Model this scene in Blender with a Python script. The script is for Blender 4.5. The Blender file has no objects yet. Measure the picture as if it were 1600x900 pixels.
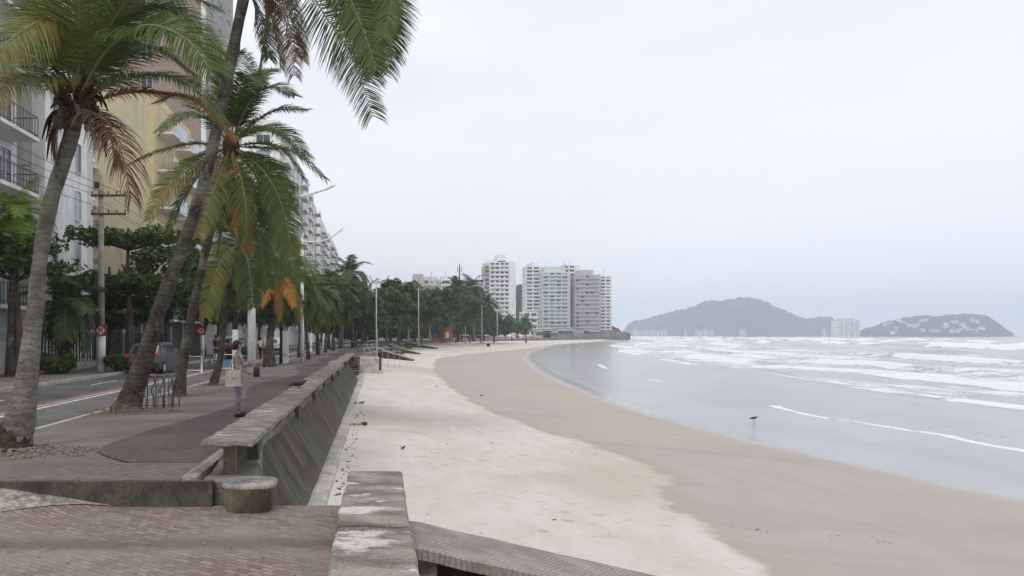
import bpy, bmesh, math, random
import numpy as np
from mathutils import Vector, Matrix, noise as mnoise
R = math.radians
scene = bpy.context.scene
COL = scene.collection
FOC, PVX, PVY, CAMZ = 1250.0, 588.0, 524.0, 1.75

def G(px, py, z=0.0):                      # ground point at height z seen at a place of the photograph
    d = (CAMZ - z) * FOC / (py - PVY)
    return Vector(((px - PVX) / FOC * d, d, z))
def Q(px, py, d):                          # point at distance d
    return Vector(((px - PVX) / FOC * d, d, CAMZ - (py - PVY) / FOC * d))
def lerp(a, b, t): return a + (b - a) * t
def sstep(a, b, x):
    t = min(1, max(0, (x - a) / (b - a))); return t * t * (3 - 2 * t)

# ------------------------------------------------------------------ materials
def newmat(name):
    m = bpy.data.materials.new(name); m.use_nodes = True
    nt = m.node_tree; nt.nodes.clear()
    out = nt.nodes.new('ShaderNodeOutputMaterial'); b = nt.nodes.new('ShaderNodeBsdfPrincipled')
    nt.links.new(b.outputs[0], out.inputs[0])
    return m, nt, b
def N(nt, typ, **kw):
    n = nt.nodes.new(typ)
    for k, v in kw.items(): setattr(n, k, v)
    return n
def mixc(nt, fac, a, b, blend='MIX'):
    n = nt.nodes.new('ShaderNodeMix'); n.data_type = 'RGBA'; n.blend_type = blend
    for idx, v in ((0, fac), (6, a), (7, b)):
        if hasattr(v, 'links') or isinstance(v, bpy.types.NodeSocket): nt.links.new(v, n.inputs[idx])
        elif idx == 0: n.inputs[0].default_value = v
        else: n.inputs[idx].default_value = (*v, 1)
    return n.outputs[2]
def mth(nt, op, a, b=None, c=None, clamp=False):
    n = nt.nodes.new('ShaderNodeMath'); n.operation = op; n.use_clamp = clamp
    for i, v in enumerate((a, b, c)):
        if v is None: continue
        if isinstance(v, bpy.types.NodeSocket): nt.links.new(v, n.inputs[i])
        else: n.inputs[i].default_value = v
    return n.outputs[0]
def ramp(nt, v, lo, hi, a=0.0, b=1.0, smooth=True):
    n = nt.nodes.new('ShaderNodeMapRange'); n.interpolation_type = 'SMOOTHSTEP' if smooth else 'LINEAR'
    nt.links.new(v, n.inputs[0])
    for i, x in enumerate((lo, hi, a, b)): n.inputs[i + 1].default_value = x
    return n.outputs[0]
def noiz(nt, scale, detail=4, rough=0.55, stretch=None, coord='Object', rot=None, off=None):
    tc = nt.nodes.new('ShaderNodeTexCoord'); v = tc.outputs[coord]
    if stretch or rot or off:
        mp = nt.nodes.new('ShaderNodeMapping'); nt.links.new(v, mp.inputs[0])
        if stretch: mp.inputs[3].default_value = stretch
        if rot: mp.inputs[2].default_value = rot
        if off: mp.inputs[1].default_value = off
        v = mp.outputs[0]
    n = nt.nodes.new('ShaderNodeTexNoise'); nt.links.new(v, n.inputs['Vector'])
    n.inputs['Scale'].default_value = scale; n.inputs['Detail'].default_value = detail; n.inputs['Roughness'].default_value = rough
    return n.outputs[0]
def bump(nt, b, h, strength=0.3, dist=0.02):
    n = nt.nodes.new('ShaderNodeBump'); n.inputs['Strength'].default_value = strength; n.inputs['Distance'].default_value = dist
    nt.links.new(h, n.inputs['Height']); nt.links.new(n.outputs[0], b.inputs['Normal']); return n
def setc(nt, b, c): nt.links.new(c, b.inputs['Base Color'])

def rough_mat(name, c1, c2, scale=3.0, rough=0.85, bs=0.25, bd=0.01, c3=None, s3=0.6, stretch=None, fine=30.0, metal=0.0, spec=0.3, t3=(0.52, 0.66), fv=0.2):
    m, nt, b = newmat(name)
    n1 = noiz(nt, scale, 6, 0.6, stretch); n2 = noiz(nt, fine, 3, 0.6)
    f = ramp(nt, n1, 0.35, 0.65)
    c = mixc(nt, f, c1, c2)
    g = ramp(nt, n2, 0.3, 0.7, 1 - fv, 1 + fv)
    if c3: c = mixc(nt, ramp(nt, noiz(nt, s3, 5, 0.65, stretch, off=(7, 3, 1)), *t3), c, c3)
    mx = mixc(nt, 1.0, c, c, 'MULTIPLY')
    mul = nt.nodes.new('ShaderNodeVectorMath'); mul.operation = 'SCALE'
    nt.links.new(c, mul.inputs[0]); nt.links.new(g, mul.inputs['Scale'])
    nt.links.new(mul.outputs[0], b.inputs['Base Color'])
    b.inputs['Roughness'].default_value = rough; b.inputs['Metallic'].default_value = metal
    b.inputs['Specular IOR Level'].default_value = spec
    if bs: bump(nt, b, mth(nt, 'ADD', n1, mth(nt, 'MULTIPLY', n2, 0.5)), bs, bd)
    return m
def leaf_mat(name, ca, cb, cc=None, rough=0.5, tr=0.25):
    m, nt, b = newmat(name)
    geo = nt.nodes.new('ShaderNodeNewGeometry')
    rnd = geo.outputs['Random Per Island']
    c = mixc(nt, rnd, ca, cb)
    if cc: c = mixc(nt, ramp(nt, noiz(nt, 0.9, 3, 0.6), 0.5, 0.68), c, cc)
    setc(nt, b, c); b.inputs['Roughness'].default_value = rough; b.inputs['Specular IOR Level'].default_value = 0.35
    t = nt.nodes.new('ShaderNodeBsdfTranslucent'); nt.links.new(c, t.inputs[0])
    mx = nt.nodes.new('ShaderNodeMixShader'); mx.inputs[0].default_value = tr
    out = [n for n in nt.nodes if n.type == 'OUTPUT_MATERIAL'][0]
    nt.links.new(b.outputs[0], mx.inputs[1]); nt.links.new(t.outputs[0], mx.inputs[2]); nt.links.new(mx.outputs[0], out.inputs[0])
    return m
def plain(name, c, rough=0.6, metal=0.0, spec=0.4, var=0.12, scale=6):
    return rough_mat(name, tuple(x * (1 - var) for x in c), tuple(min(1, x * (1 + var)) for x in c), scale, rough, 0.08, 0.004, metal=metal, spec=spec, fine=scale * 6)

M = {}
M['leaf'] = leaf_mat('palm_leaf', (0.065, 0.105, 0.022), (0.125, 0.175, 0.042), (0.16, 0.175, 0.045), tr=.32)
M['leaf_dark'] = leaf_mat('palm_leaf_dark', (0.042, 0.078, 0.024), (0.09, 0.13, 0.036), (0.12, 0.13, 0.035), tr=.32)
M['leaf_yellow'] = leaf_mat('palm_leaf_yellow', (0.12, 0.155, 0.035), (0.215, 0.23, 0.055), (0.26, 0.20, 0.055), tr=.32)
M['leaf_bright'] = leaf_mat('palm_leaf_bright', (0.13, 0.24, 0.03), (0.24, 0.36, 0.06))
M['leaf_dead'] = leaf_mat('palm_leaf_dead', (0.085, 0.05, 0.028), (0.22, 0.13, 0.07), (0.12, 0.055, 0.03), 0.8, 0.12)
M['leaf_orange'] = leaf_mat('palm_leaf_orange', (0.22, 0.13, 0.03), (0.40, 0.17, 0.04), (0.34, 0.085, 0.03), 0.7, 0.3)
M['leaf_flame'] = leaf_mat('palm_leaf_flame', (0.40, 0.27, 0.05), (0.52, 0.17, 0.04), (0.34, 0.09, 0.03), 0.7, 0.3)
M['leaf_tree'] = leaf_mat('tree_leaf', (0.042, 0.08, 0.022), (0.115, 0.165, 0.04), (0.07, 0.10, 0.028), 0.45, 0.2)
M['leaf_tree2'] = leaf_mat('tree_leaf_olive', (0.05, 0.07, 0.025), (0.11, 0.13, 0.05), (0.13, 0.12, 0.06), 0.5, 0.2)
M['leaf_almond'] = leaf_mat('almond_leaf', (0.04, 0.085, 0.018), (0.12, 0.18, 0.04), (0.08, 0.12, 0.03), 0.45, 0.25)
M['hedge'] = leaf_mat('hedge_leaf', (0.06, 0.12, 0.02), (0.14, 0.22, 0.04), None, 0.5, 0.2)
M['rachis'] = plain('frond_stem', (0.20, 0.19, 0.08), 0.6)
M['rachis_dead'] = plain('dry_frond_stem', (0.24, 0.14, 0.08), 0.8)
M['fibre'] = rough_mat('palm_fibre', (0.05, 0.028, 0.018), (0.11, 0.06, 0.035), 6, 0.95, 0.8, 0.03, stretch=(1, 1, 0.15))
M['coconut'] = plain('coconut_husk', (0.07, 0.055, 0.03), 0.6)
def trunk_mat(name, ca, cb, cc):
    m, nt, b = newmat(name)
    tc = nt.nodes.new('ShaderNodeTexCoord')
    w = nt.nodes.new('ShaderNodeTexWave'); w.bands_direction = 'Z'; w.inputs['Scale'].default_value = 2.6
    w.inputs['Distortion'].default_value = 9; w.inputs['Detail'].default_value = 4; w.inputs['Detail Scale'].default_value = 1.1
    nt.links.new(tc.outputs['Object'], w.inputs[0])
    n1 = noiz(nt, 3.5, 6, 0.65); n2 = noiz(nt, 1.3, 4, 0.6, off=(4, 2, 9)); n3 = noiz(nt, 28, 3, 0.6)
    c = mixc(nt, ramp(nt, n1, 0.35, 0.65), ca, cb)
    c = mixc(nt, ramp(nt, n2, 0.50, 0.60), c, cc)
    c = mixc(nt, ramp(nt, noiz(nt, 2.4, 6, 0.7, off=(9, 5, 2)), 0.56, 0.64, 0, 0.8), c, tuple(x * 0.42 for x in ca))
    c = mixc(nt, ramp(nt, w.outputs[0], 0.0, 0.2, 0.38, 0.0), c, tuple(x * 0.45 for x in ca))
    c = mixc(nt, ramp(nt, n3, 0.55, 0.7, 0, 0.5), c, tuple(x * 0.4 for x in ca))
    setc(nt, b, c); b.inputs['Roughness'].default_value = 0.92; b.inputs['Specular IOR Level'].default_value = 0.2
    bump(nt, b, mth(nt, 'ADD', mth(nt, 'MULTIPLY', w.outputs[0], 0.25), mth(nt, 'ADD', n1, n3)), 0.8, 0.035)
    return m
M['trunk'] = trunk_mat('palm_bark', (0.13, 0.115, 0.095), (0.235, 0.215, 0.18), (0.20, 0.215, 0.155))
M['trunk_dark'] = trunk_mat('palm_bark_dark', (0.045, 0.038, 0.03), (0.10, 0.088, 0.068), (0.15, 0.145, 0.115))
M['root'] = rough_mat('palm_root_mass', (0.035, 0.022, 0.016), (0.085, 0.055, 0.04), 8, 0.95, 1.0, 0.04)
M['bark'] = rough_mat('tree_bark', (0.06, 0.048, 0.038), (0.12, 0.10, 0.08), 5, 0.92, 0.6, 0.02, stretch=(1, 1, 0.3))
M['bark_pale'] = rough_mat('tree_bark_pale', (0.18, 0.16, 0.13), (0.27, 0.245, 0.20), 3, 0.92, 0.5, 0.02)
M['white'] = rough_mat('white_paint', (0.72, 0.71, 0.67), (0.80, 0.79, 0.76), 3, 0.7, 0.1, 0.004, c3=(0.5, 0.47, 0.42), s3=1.2)
M['conc'] = rough_mat('weathered_concrete', (0.20, 0.185, 0.16), (0.33, 0.31, 0.275), 1.6, 0.9, 0.5, 0.01, c3=(0.13, 0.12, 0.10), s3=1.1, fine=38)
M['conc_light'] = rough_mat('worn_concrete', (0.36, 0.34, 0.30), (0.50, 0.475, 0.43), 2, 0.9, 0.5, 0.01, c3=(0.26, 0.245, 0.21), s3=0.9, fine=45)
M['conc_dark'] = rough_mat('dark_concrete', (0.045, 0.042, 0.035), (0.10, 0.094, 0.078), 2.2, 0.85, 0.5, 0.01, c3=(0.05, 0.06, 0.03), s3=1.5)  # dark tone; under the ramp it also carries painted shade
M['step'] = rough_mat('mossy_step', (0.045, 0.042, 0.033), (0.10, 0.09, 0.07), 3, 0.9, 0.5, 0.01, c3=(0.16, 0.14, 0.11), s3=2.2, t3=(0.60, 0.72))
M['bollard'] = rough_mat('stained_block', (0.10, 0.08, 0.058), (0.19, 0.15, 0.11), 2.5, 0.9, 0.6, 0.012, c3=(0.07, 0.06, 0.04), s3=2, stretch=(1, 1, 0.35))
M['metal'] = plain('dark_steel', (0.09, 0.088, 0.085), 0.5, 0.3)
M['galv'] = plain('galvanised_steel', (0.42, 0.43, 0.43), 0.5, 0.3)
M['pole_grey'] = rough_mat('utility_concrete', (0.22, 0.21, 0.19), (0.32, 0.30, 0.27), 2, 0.85, 0.3, 0.01)
M['black'] = plain('black_rubber', (0.018, 0.018, 0.018), 0.6)
M['glass'] = plain('dark_glass', (0.03, 0.035, 0.042), 0.12, 0, 0.8, 0.25, 0.4)
M['glass_pale'] = plain('pale_glass', (0.28, 0.33, 0.38), 0.15, 0, 0.8, 0.25, 0.4)
M['red'] = plain('red_paint', (0.32, 0.05, 0.035), 0.5)
M['frame'] = plain('window_frame', (0.55, 0.55, 0.54), 0.5)
M['sign_red'] = plain('sign_red', (0.36, 0.045, 0.045), 0.5)

# ------------------------------------------------------------------ object helpers
def tag(o, label=None, cat=None, group=None, kind=None):
    if label: o['label'] = label
    if cat: o['category'] = cat
    if group: o['group'] = group
    if kind: o['kind'] = kind
    return o
def empty(name, loc=(0, 0, 0), rz=0.0, label=None, cat=None, group=None):
    o = bpy.data.objects.new(name, None); o.empty_display_size = 0.2; COL.objects.link(o)
    o.location = loc; o.rotation_euler = (0, 0, rz)
    return tag(o, label, cat, group)
def meshobj(name, verts, faces, mats, parent=None, smooth=False, mi=None):
    me = bpy.data.meshes.new(name)
    me.from_pydata([tuple(v) for v in verts], [], [tuple(f) for f in faces]); me.update()
    if not isinstance(mats, (list, tuple)): mats = [mats]
    for m in mats: me.materials.append(M[m] if isinstance(m, str) else m)
    if mi is not None: me.polygons.foreach_set('material_index', mi)
    if smooth: me.polygons.foreach_set('use_smooth', [True] * len(me.polygons))
    o = bpy.data.objects.new(name, me); COL.objects.link(o)
    if parent is not None: o.parent = parent
    return o
def copy_tree(o, parent=None):
    c = o.copy(); COL.objects.link(c)
    if parent is not None: c.parent = parent
    for ch in list(o.children): copy_tree(ch, c)
    return c

class MB:
    def __init__(s): s.v = []; s.f = []; s.mi = []; s.m = 0
    def box(s, x0, x1, y0, y1, z0, z1, mat=None):
        b = len(s.v); mt = s.m if mat is None else mat
        s.v += [(x0, y0, z0), (x1, y0, z0), (x1, y1, z0), (x0, y1, z0), (x0, y0, z1), (x1, y0, z1), (x1, y1, z1), (x0, y1, z1)]
        for q in ((0, 3, 2, 1), (4, 5, 6, 7), (0, 1, 5, 4), (1, 2, 6, 5), (2, 3, 7, 6), (3, 0, 4, 7)):
            s.f.append(tuple(b + i for i in q)); s.mi.append(mt)
        return s
    def tube(s, pts, rad, seg=8, mat=None, cap=True, jitter=0.0, seed=0):
        mt = s.m if mat is None else mat
        pts = [Vector(p) for p in pts]; n = len(pts)
        if not isinstance(rad, (list, tuple)): rad = [rad] * n
        rnd = random.Random(seed); b = len(s.v); ref = None
        for i, p in enumerate(pts):
            t = (pts[min(i + 1, n - 1)] - pts[max(i - 1, 0)]).normalized()
            if ref is None:
                ref = Vector((1, 0, 0)) if abs(t.x) < 0.8 else Vector((0, 1, 0))
            a = (ref - t * ref.dot(t)).normalized(); ref = a; c = t.cross(a)
            for k in range(seg):
                an = 2 * math.pi * k / seg; r = rad[i] * (1 + rnd.uniform(-jitter, jitter))
                s.v.append(tuple(p + a * math.cos(an) * r + c * math.sin(an) * r))
        for i in range(n - 1):
            for k in range(seg):
                k2 = (k + 1) % seg
                s.f.append((b + i * seg + k, b + i * seg + k2, b + (i + 1) * seg + k2, b + (i + 1) * seg + k)); s.mi.append(mt)
        if cap:
            s.f.append(tuple(b + k for k in range(seg))[::-1]); s.mi.append(mt)
            s.f.append(tuple(b + (n - 1) * seg + k for k in range(seg))); s.mi.append(mt)
        return s
    def ball(s, c, r, seg=10, rings=6, mat=None, jit=0.0, seed=1):
        mt = s.m if mat is None else mat; rr = random.Random(seed)
        if not isinstance(r, (tuple, list)): r = (r, r, r)
        b = len(s.v); s.v.append((c[0], c[1], c[2] - r[2]))
        for i in range(1, rings):
            ph = -math.pi / 2 + math.pi * i / rings
            for k in range(seg):
                th = 2 * math.pi * k / seg; j = 1 + rr.uniform(-jit, jit)
                s.v.append((c[0] + r[0] * math.cos(ph) * math.cos(th) * j, c[1] + r[1] * math.cos(ph) * math.sin(th) * j, c[2] + r[2] * math.sin(ph) * j))
        s.v.append((c[0], c[1], c[2] + r[2])); top = len(s.v) - 1
        for k in range(seg):
            k2 = (k + 1) % seg
            s.f.append((b, b + 1 + k2, b + 1 + k)); s.mi.append(mt)
            for i in range(rings - 2):
                q = b + 1 + i * seg
                s.f.append((q + k, q + k2, q + seg + k2, q + seg + k)); s.mi.append(mt)
            q = b + 1 + (rings - 2) * seg
            s.f.append((q + k, q + k2, top)); s.mi.append(mt)
        return s
    def prism(s, prof, x0, x1, mat=None, axis='x'):
        mt = s.m if mat is None else mat; b = len(s.v); n = len(prof)
        for x in (x0, x1):
            for (u, w) in prof:
                s.v.append((x, u, w) if axis == 'x' else ((u, x, w) if axis == 'y' else (u, w, x)))
        for k in range(n):
            k2 = (k + 1) % n; s.f.append((b + k, b + k2, b + n + k2, b + n + k)); s.mi.append(mt)
        s.f.append(tuple(b + k for k in range(n))[::-1]); s.mi.append(mt)
        s.f.append(tuple(b + n + k for k in range(n))); s.mi.append(mt)
        return s
    def obj(s, name, mats, parent=None, smooth=False, bevel=0.0, fixn=True):
        o = meshobj(name, s.v, s.f, mats, parent, smooth, s.mi)
        if fixn or bevel:
            bm = bmesh.new(); bm.from_mesh(o.data)
            if fixn: bmesh.ops.recalc_face_normals(bm, faces=bm.faces)
            if bevel: bmesh.ops.bevel(bm, geom=list(bm.edges), offset=bevel, segments=2, affect='EDGES', profile=0.6)
            bm.to_mesh(o.data); bm.free()
        return o

def catmull(pts, n):
    P = [Vector(p) for p in pts]; P = [P[0] * 2 - P[1]] + P + [P[-1] * 2 - P[-2]]
    out = []; segs = len(P) - 3
    for i in range(n):
        u = i / (n - 1) * segs; k = min(int(u), segs - 1); t = u - k
        a, b, c, d = P[k:k + 4]
        out.append(0.5 * ((2 * b) + (c - a) * t + (2 * a - 5 * b + 4 * c - d) * t * t + (3 * b - a - 3 * c + d) * t ** 3))
    return out
def interp(tab, y):
    if y <= tab[0][0]: return tab[0][1]
    for (a, va), (b, vb) in zip(tab, tab[1:]):
        if y <= b: return va + (vb - va) * (y - a) / (b - a)
    return tab[-1][1]
def nz(x, y, z=0.0): return mnoise.noise((x, y, z))

# ------------------------------------------------------------------ coast tables (x as a function of distance y)
XE = [(-60, -0.75), (9, -0.75), (62, -0.75), (70, -0.5), (90, 0.2), (150, 3.5), (215, 10), (273, 20), (312, 30), (360, 52), (420, 86), (500, 132), (560, 160), (620, 165), (800, 200), (6000, 1600)]
XS = [(-60, 18.5), (12, 17), (19, 15.2), (28, 13.9), (38, 13.6), (49, 14.3), (60, 15.6), (71, 16.6), (92, 19.5), (130, 26), (180, 37), (223, 49), (300, 70), (360, 90), (430, 122), (520, 165), (585, 186), (620, 192), (800, 240), (3000, 890), (6500, 1900)]
XB = [(-60, 6), (4, 4.6), (9, 4.8), (11.3, 5.05), (14, 5.15), (16.4, 5.55), (17.1, 6.45), (20, 6.5), (23, 6.3), (26.5, 5.0), (30, 4.8), (36, 4.3), (60, 4.6), (85, 6.0), (104, 8), (130, 14), (150, 20), (180, 29), (215, 41), (260, 54), (312, 68), (420, 112), (520, 150), (620, 175), (6500, 1700)]
SEAZ = -2.0
def ylines(a, b, s0, g):
    ys = [a]; st = s0
    while ys[-1] < b: ys.append(ys[-1] + st); st *= g
    ys[-1] = b; return ys

# ------------------------------------------------------------------ beach
def build_beach():
    ys = ylines(-12, 6200, 0.3, 1.0165); ncol = 90
    V = []; att = []
    for y in ys:
        xe, xs, xb = interp(XE, y), interp(XS, y), interp(XB, y)
        for k in range(ncol + 1):
            s = (k / ncol) * 1.25
            x = lerp(xe, xs, s) if s > 0 else xe
            if k == 0 and y < 62: x = -1.6
            z = -0.93 - 1.07 * (s ** 1.1)
            near = 1 - sstep(60, 200, y)
            if s < 0.85:
                z += near * (0.03 * nz(x * 0.35, y * 0.35, 1) + 0.014 * nz(x * 1.4, y * 1.1, 2)) * (1 - sstep(0.5, 0.85, s))
            V.append((x, y, z)); att.append((x - xb) if y < 130 else (x - xb) * 0.25)
    F = []; w = ncol + 1
    for j in range(len(ys) - 1):
        for k in range(ncol):
            a = j * w + k; F.append((a, a + 1, a + w + 1, a + w))
    m, nt, b = newmat('beach_sand')
    at = N(nt, 'ShaderNodeAttribute', attribute_name='damp'); sh = N(nt, 'ShaderNodeAttribute', attribute_name='shore')
    n0 = noiz(nt, 0.45, 5, 0.6); n1 = noiz(nt, 1.3, 6, 0.62, (1, 0.35, 1)); n2 = noiz(nt, 9, 5, 0.65); n3 = noiz(nt, 60, 3, 0.6); n4 = noiz(nt, 0.13, 4, 0.6, (1, 0.5, 1), off=(3, 8, 0))
    d = mth(nt, 'ADD', at.outputs['Fac'], mth(nt, 'MULTIPLY', mth(nt, 'SUBTRACT', n0, 0.5), 1.6))
    d = mth(nt, 'ADD', d, mth(nt, 'MULTIPLY', mth(nt, 'SUBTRACT', n2, 0.5), 0.35))
    damp = ramp(nt, d, -0.12, 0.22)
    dry = mixc(nt, ramp(nt, n1, 0.35, 0.7), (0.65, 0.615, 0.55), (0.585, 0.54, 0.465))
    dry = mixc(nt, ramp(nt, n4, 0.46, 0.62, 0, 0.8), dry, (0.50, 0.445, 0.355))
    dry = mixc(nt, ramp(nt, n2, 0.60, 0.74, 0, 0.4), dry, (0.42, 0.37, 0.30))
    wet = mixc(nt, ramp(nt, n1, 0.3, 0.7), (0.37, 0.335, 0.29), (0.42, 0.378, 0.328))
    wet = mixc(nt, ramp(nt, noiz(nt, 0.10, 4, 0.55, (1, 0.6, 1), off=(2, 5, 0)), 0.45, 0.6), wet, (0.425, 0.375, 0.295))
    wet = mixc(nt, ramp(nt, noiz(nt, 0.5, 5, 0.6, (0.25, 1.6, 1)), 0.5, 0.7, 0, 0.45), wet, (0.31, 0.275, 0.235))
    edge = mth(nt, 'SUBTRACT', ramp(nt, d, -0.25, 0.05), ramp(nt, d, 0.05, 0.8))
    n8 = noiz(nt, 3.2, 6, 0.72)
    dry = mixc(nt, ramp(nt, n8, 0.56, 0.68, 0, 0.55), dry, (0.43, 0.385, 0.315))
    wet = mixc(nt, ramp(nt, n8, 0.60, 0.72, 0, 0.25), wet, (0.27, 0.235, 0.195))
    vt = nt.nodes.new('ShaderNodeTexVoronoi'); vt.inputs['Scale'].default_value = 1.7; tct = nt.nodes.new('ShaderNodeTexCoord'); nt.links.new(tct.outputs['Object'], vt.inputs[0])
    pit = mth(nt, 'MULTIPLY', ramp(nt, vt.outputs['Distance'], 0.10, 0.20, 1.0, 0.0), ramp(nt, n0, .42, .6))
    dry = mixc(nt, mth(nt, 'MULTIPLY', pit, 0.5), dry, (0.36, 0.32, 0.26))
    c = mixc(nt, damp, dry, wet)
    c = mixc(nt, mth(nt, 'MULTIPLY', edge, 0.35), c, (0.36, 0.295, 0.20))
    sea = ramp(nt, mth(nt, 'ADD', sh.outputs['Fac'], mth(nt, 'MULTIPLY', mth(nt, 'SUBTRACT', n0, 0.5), 0.06)), 0.86, 0.97)
    c = mixc(nt, sea, c, (0.35, 0.325, 0.30))
    setc(nt, b, c)
    r = mth(nt, 'SUBTRACT', 0.9, mth(nt, 'MULTIPLY', damp, 0.28))
    r = mth(nt, 'SUBTRACT', r, mth(nt, 'MULTIPLY', sea, 0.50), clamp=True)
    nt.links.new(r, b.inputs['Roughness']); b.inputs['Specular IOR Level'].default_value = 0.35
    vo = nt.nodes.new('ShaderNodeTexVoronoi'); vo.inputs['Scale'].default_value = 2.3; tcv = nt.nodes.new('ShaderNodeTexCoord'); nt.links.new(tcv.outputs['Object'], vo.inputs[0])
    foot = ramp(nt, vo.outputs['Distance'], 0.0, 0.35)
    h = mth(nt, 'ADD', mth(nt, 'MULTIPLY', n2, 1.0), mth(nt, 'ADD', mth(nt, 'MULTIPLY', n3, 0.16), mth(nt, 'MULTIPLY', foot, 0.5)))
    h = mth(nt, 'SUBTRACT', h, mth(nt, 'MULTIPLY', pit, 0.9))
    h = mth(nt, 'MULTIPLY', h, mth(nt, 'SUBTRACT', 1.10, damp))
    bump(nt, b, h, 0.8, 0.045)
    o = meshobj('beach_sand', V, F, m, smooth=True); tag(o, kind='structure')
    a = o.data.attributes.new('damp', 'FLOAT', 'POINT'); a.data.foreach_set('value', att)
    sv = []
    for y in ys:
        for k in range(w): sv.append((k / ncol) * 1.25)
    a = o.data.attributes.new('shore', 'FLOAT', 'POINT'); a.data.foreach_set('value', sv)
build_beach()
def beach_z(x, y):
    s = (x - interp(XE, y)) / (interp(XS, y) - interp(XE, y)); s = max(0, s)
    return -0.93 - 1.07 * s ** 1.1

# ------------------------------------------------------------------ sea
def build_sea():
    ys = ylines(-12, 6300, 0.34, 1.013)
    us = [-4, -1.5]; st = 0.22
    while us[-1] < 5200: us.append(us[-1] + st); st = 0.22 if us[-1] < 8 else (0.4 if us[-1] < 60 else st * 1.03)
    rows = [(18.8, 0.22, 1.4), (29, 0.5, 1.8), (43, 0.85, 2.4), (60, 1.2, 3.0), (84, 1.5, 3.6), (116, 1.6, 4.5), (155, 1.6, 5.5), (205, 1.3, 6.5), (270, 1.4, 8)]
    V = []; FO = []
    for j, y in enumerate(ys):
        xs = interp(XS, y)
        for i, u in enumerate(us):
            x = xs + u
            wob = 2.6 * nz(y * 0.021, 5.5) + 0.8 * nz(y * 0.11, 9.1)
            z = SEAZ; f = 0.0
            for q, (uc, hgt, wd) in enumerate(rows):
                e = u - uc - wob * (0.8 + 0.15 * q) - 7 * nz(y * 0.0065, q * 3.3) * min(1, q * 0.5)
                if -3 * wd < e < 6 * wd:
                    amp = max(0.0, 0.55 + 0.9 * nz(y * 0.02 + q * 11.7, q * 2.1))
                    prof = math.exp(-(e / (wd * 0.35)) ** 2) if e < 0 else math.exp(-(e / (wd * 1.1)) ** 2)
                    z += hgt * amp * prof
                    fm = sstep(0.32, 0.75, amp + 0.35 * nz(y * 0.06, q * 7.7)) 
                    fr = 1.0 - sstep(0.15 * wd, 0.75 * wd, e) if e > -0.4 * wd else sstep(-0.62 * wd, -0.4 * wd, e)
                    tail = 0.62 * math.exp(-max(0, e) / (wd * 2.6)) if e > -0.3 * wd else 0
                    f = max(f, fm * max(fr if -0.62 * wd < e else 0, tail), 0.35 * tail)
            if u > 2:
                k = sstep(18, 40, u) * (1 - sstep(300, 900, u))
                z += k * (0.16 * nz(x * 0.22, y * 0.10, 3) + 0.08 * nz(x * 0.7, y * 0.35, 4))
            # swash line
            e1 = u - 6.9 - 1.3 * nz(y * 0.10, 2.2) - 0.5 * nz(y * 0.42, 1.0)
            if -0.5 < e1 < 2.5:
                on = sstep(-0.15, 0.2, nz(y * 0.05 + 3.7, 8.2) + 0.35 * (y < 43) - 0.25 * (y > 46))
                g = sstep(-0.25, 0.0, e1) * math.exp(-max(0, e1) / (0.34 * (1 + 1.1 * nz(y * .22, 17.0) + .6 * nz(y * .9, 18.0))))
                f = max(f, on * (0.9 * g + 0.18 * math.exp(-max(0, e1))))
                z += 0.03 * g * on
            e2 = u - 12.5 - 1.5 * nz(y * 0.06, 12.2)
            if -0.5 < e2 < 2: f = max(f, 0.30 * sstep(-0.3, 0, e2) * math.exp(-max(0, e2) / 0.5) * sstep(0, 0.3, nz(y * 0.07, 33)))
            # churned zone
            zone = sstep(17.5, 20.5, u - wob) * (1 - sstep(58, 120, u))
            churn = 0.42 + 1.1 * nz(x * 0.10, y * 0.03, 21) + 0.5 * nz(x * 0.35, y * 0.10, 22)
            f = max(f, zone * max(0.0, 0.40 + 0.42 * churn * (0.8 + 0.35 * math.sin(u * 0.45 + wob * 1.5 + 3 * nz(x * .05, y * .02, 61)))))
            z2 = sstep(58, 110, u) * (1 - sstep(260, 500, u))
            f = max(f, z2 * max(0.0, 0.24 + 0.6 * (nz(x * 0.05, y * 0.012, 41) + 0.35 * nz(x * 0.2, y * 0.05, 44) + 0.12)))
            if 1.5 < u < 20: f = max(f, 0.42 * sstep(1.5, 4, u) * max(0, nz(x * .16, y * .05, 71) + .5 * nz(x * .5, y * .16, 72) - .02))
            if u <= -1: z -= 0.3
            V.append((x, y, z)); FO.append(min(1.0, f))
    w = len(us); F = []
    for j in range(len(ys) - 1):
        for k in range(w - 1):
            a = j * w + k; F.append((a, a + 1, a + w + 1, a + w))
    m, nt, b = newmat('sea_water')
    at = N(nt, 'ShaderNodeAttribute', attribute_name='foam')
    n1 = noiz(nt, 0.9, 7, 0.68, (1, 0.33, 1)); n2 = noiz(nt, 5, 6, 0.65, (1, 0.5, 1)); n3 = noiz(nt, 0.25, 4, 0.6, (1, 0.3, 1))
    f = mth(nt, 'ADD', at.outputs['Fac'], mth(nt, 'MULTIPLY', mth(nt, 'SUBTRACT', n1, 0.5), 1.15))
    f = mth(nt, 'ADD', f, mth(nt, 'MULTIPLY', mth(nt, 'SUBTRACT', n2, 0.5), 0.6))
    on = ramp(nt, at.outputs['Fac'], 0.02, 0.22)
    fm = mth(nt, 'MULTIPLY', ramp(nt, f, 0.38, 0.64), on)
    base = mixc(nt, ramp(nt, n3, 0.35, 0.65), (0.31, 0.32, 0.305), (0.39, 0.395, 0.38))
    setc(nt, b, mixc(nt, fm, base, (0.80, 0.81, 0.82)))
    nt.links.new(ramp(nt, fm, 0, 1, 0.13, 0.85, False), b.inputs['Roughness'])
    b.inputs['IOR'].default_value = 1.33
    sx = N(nt, 'ShaderNodeAttribute', attribute_name='off')
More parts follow.
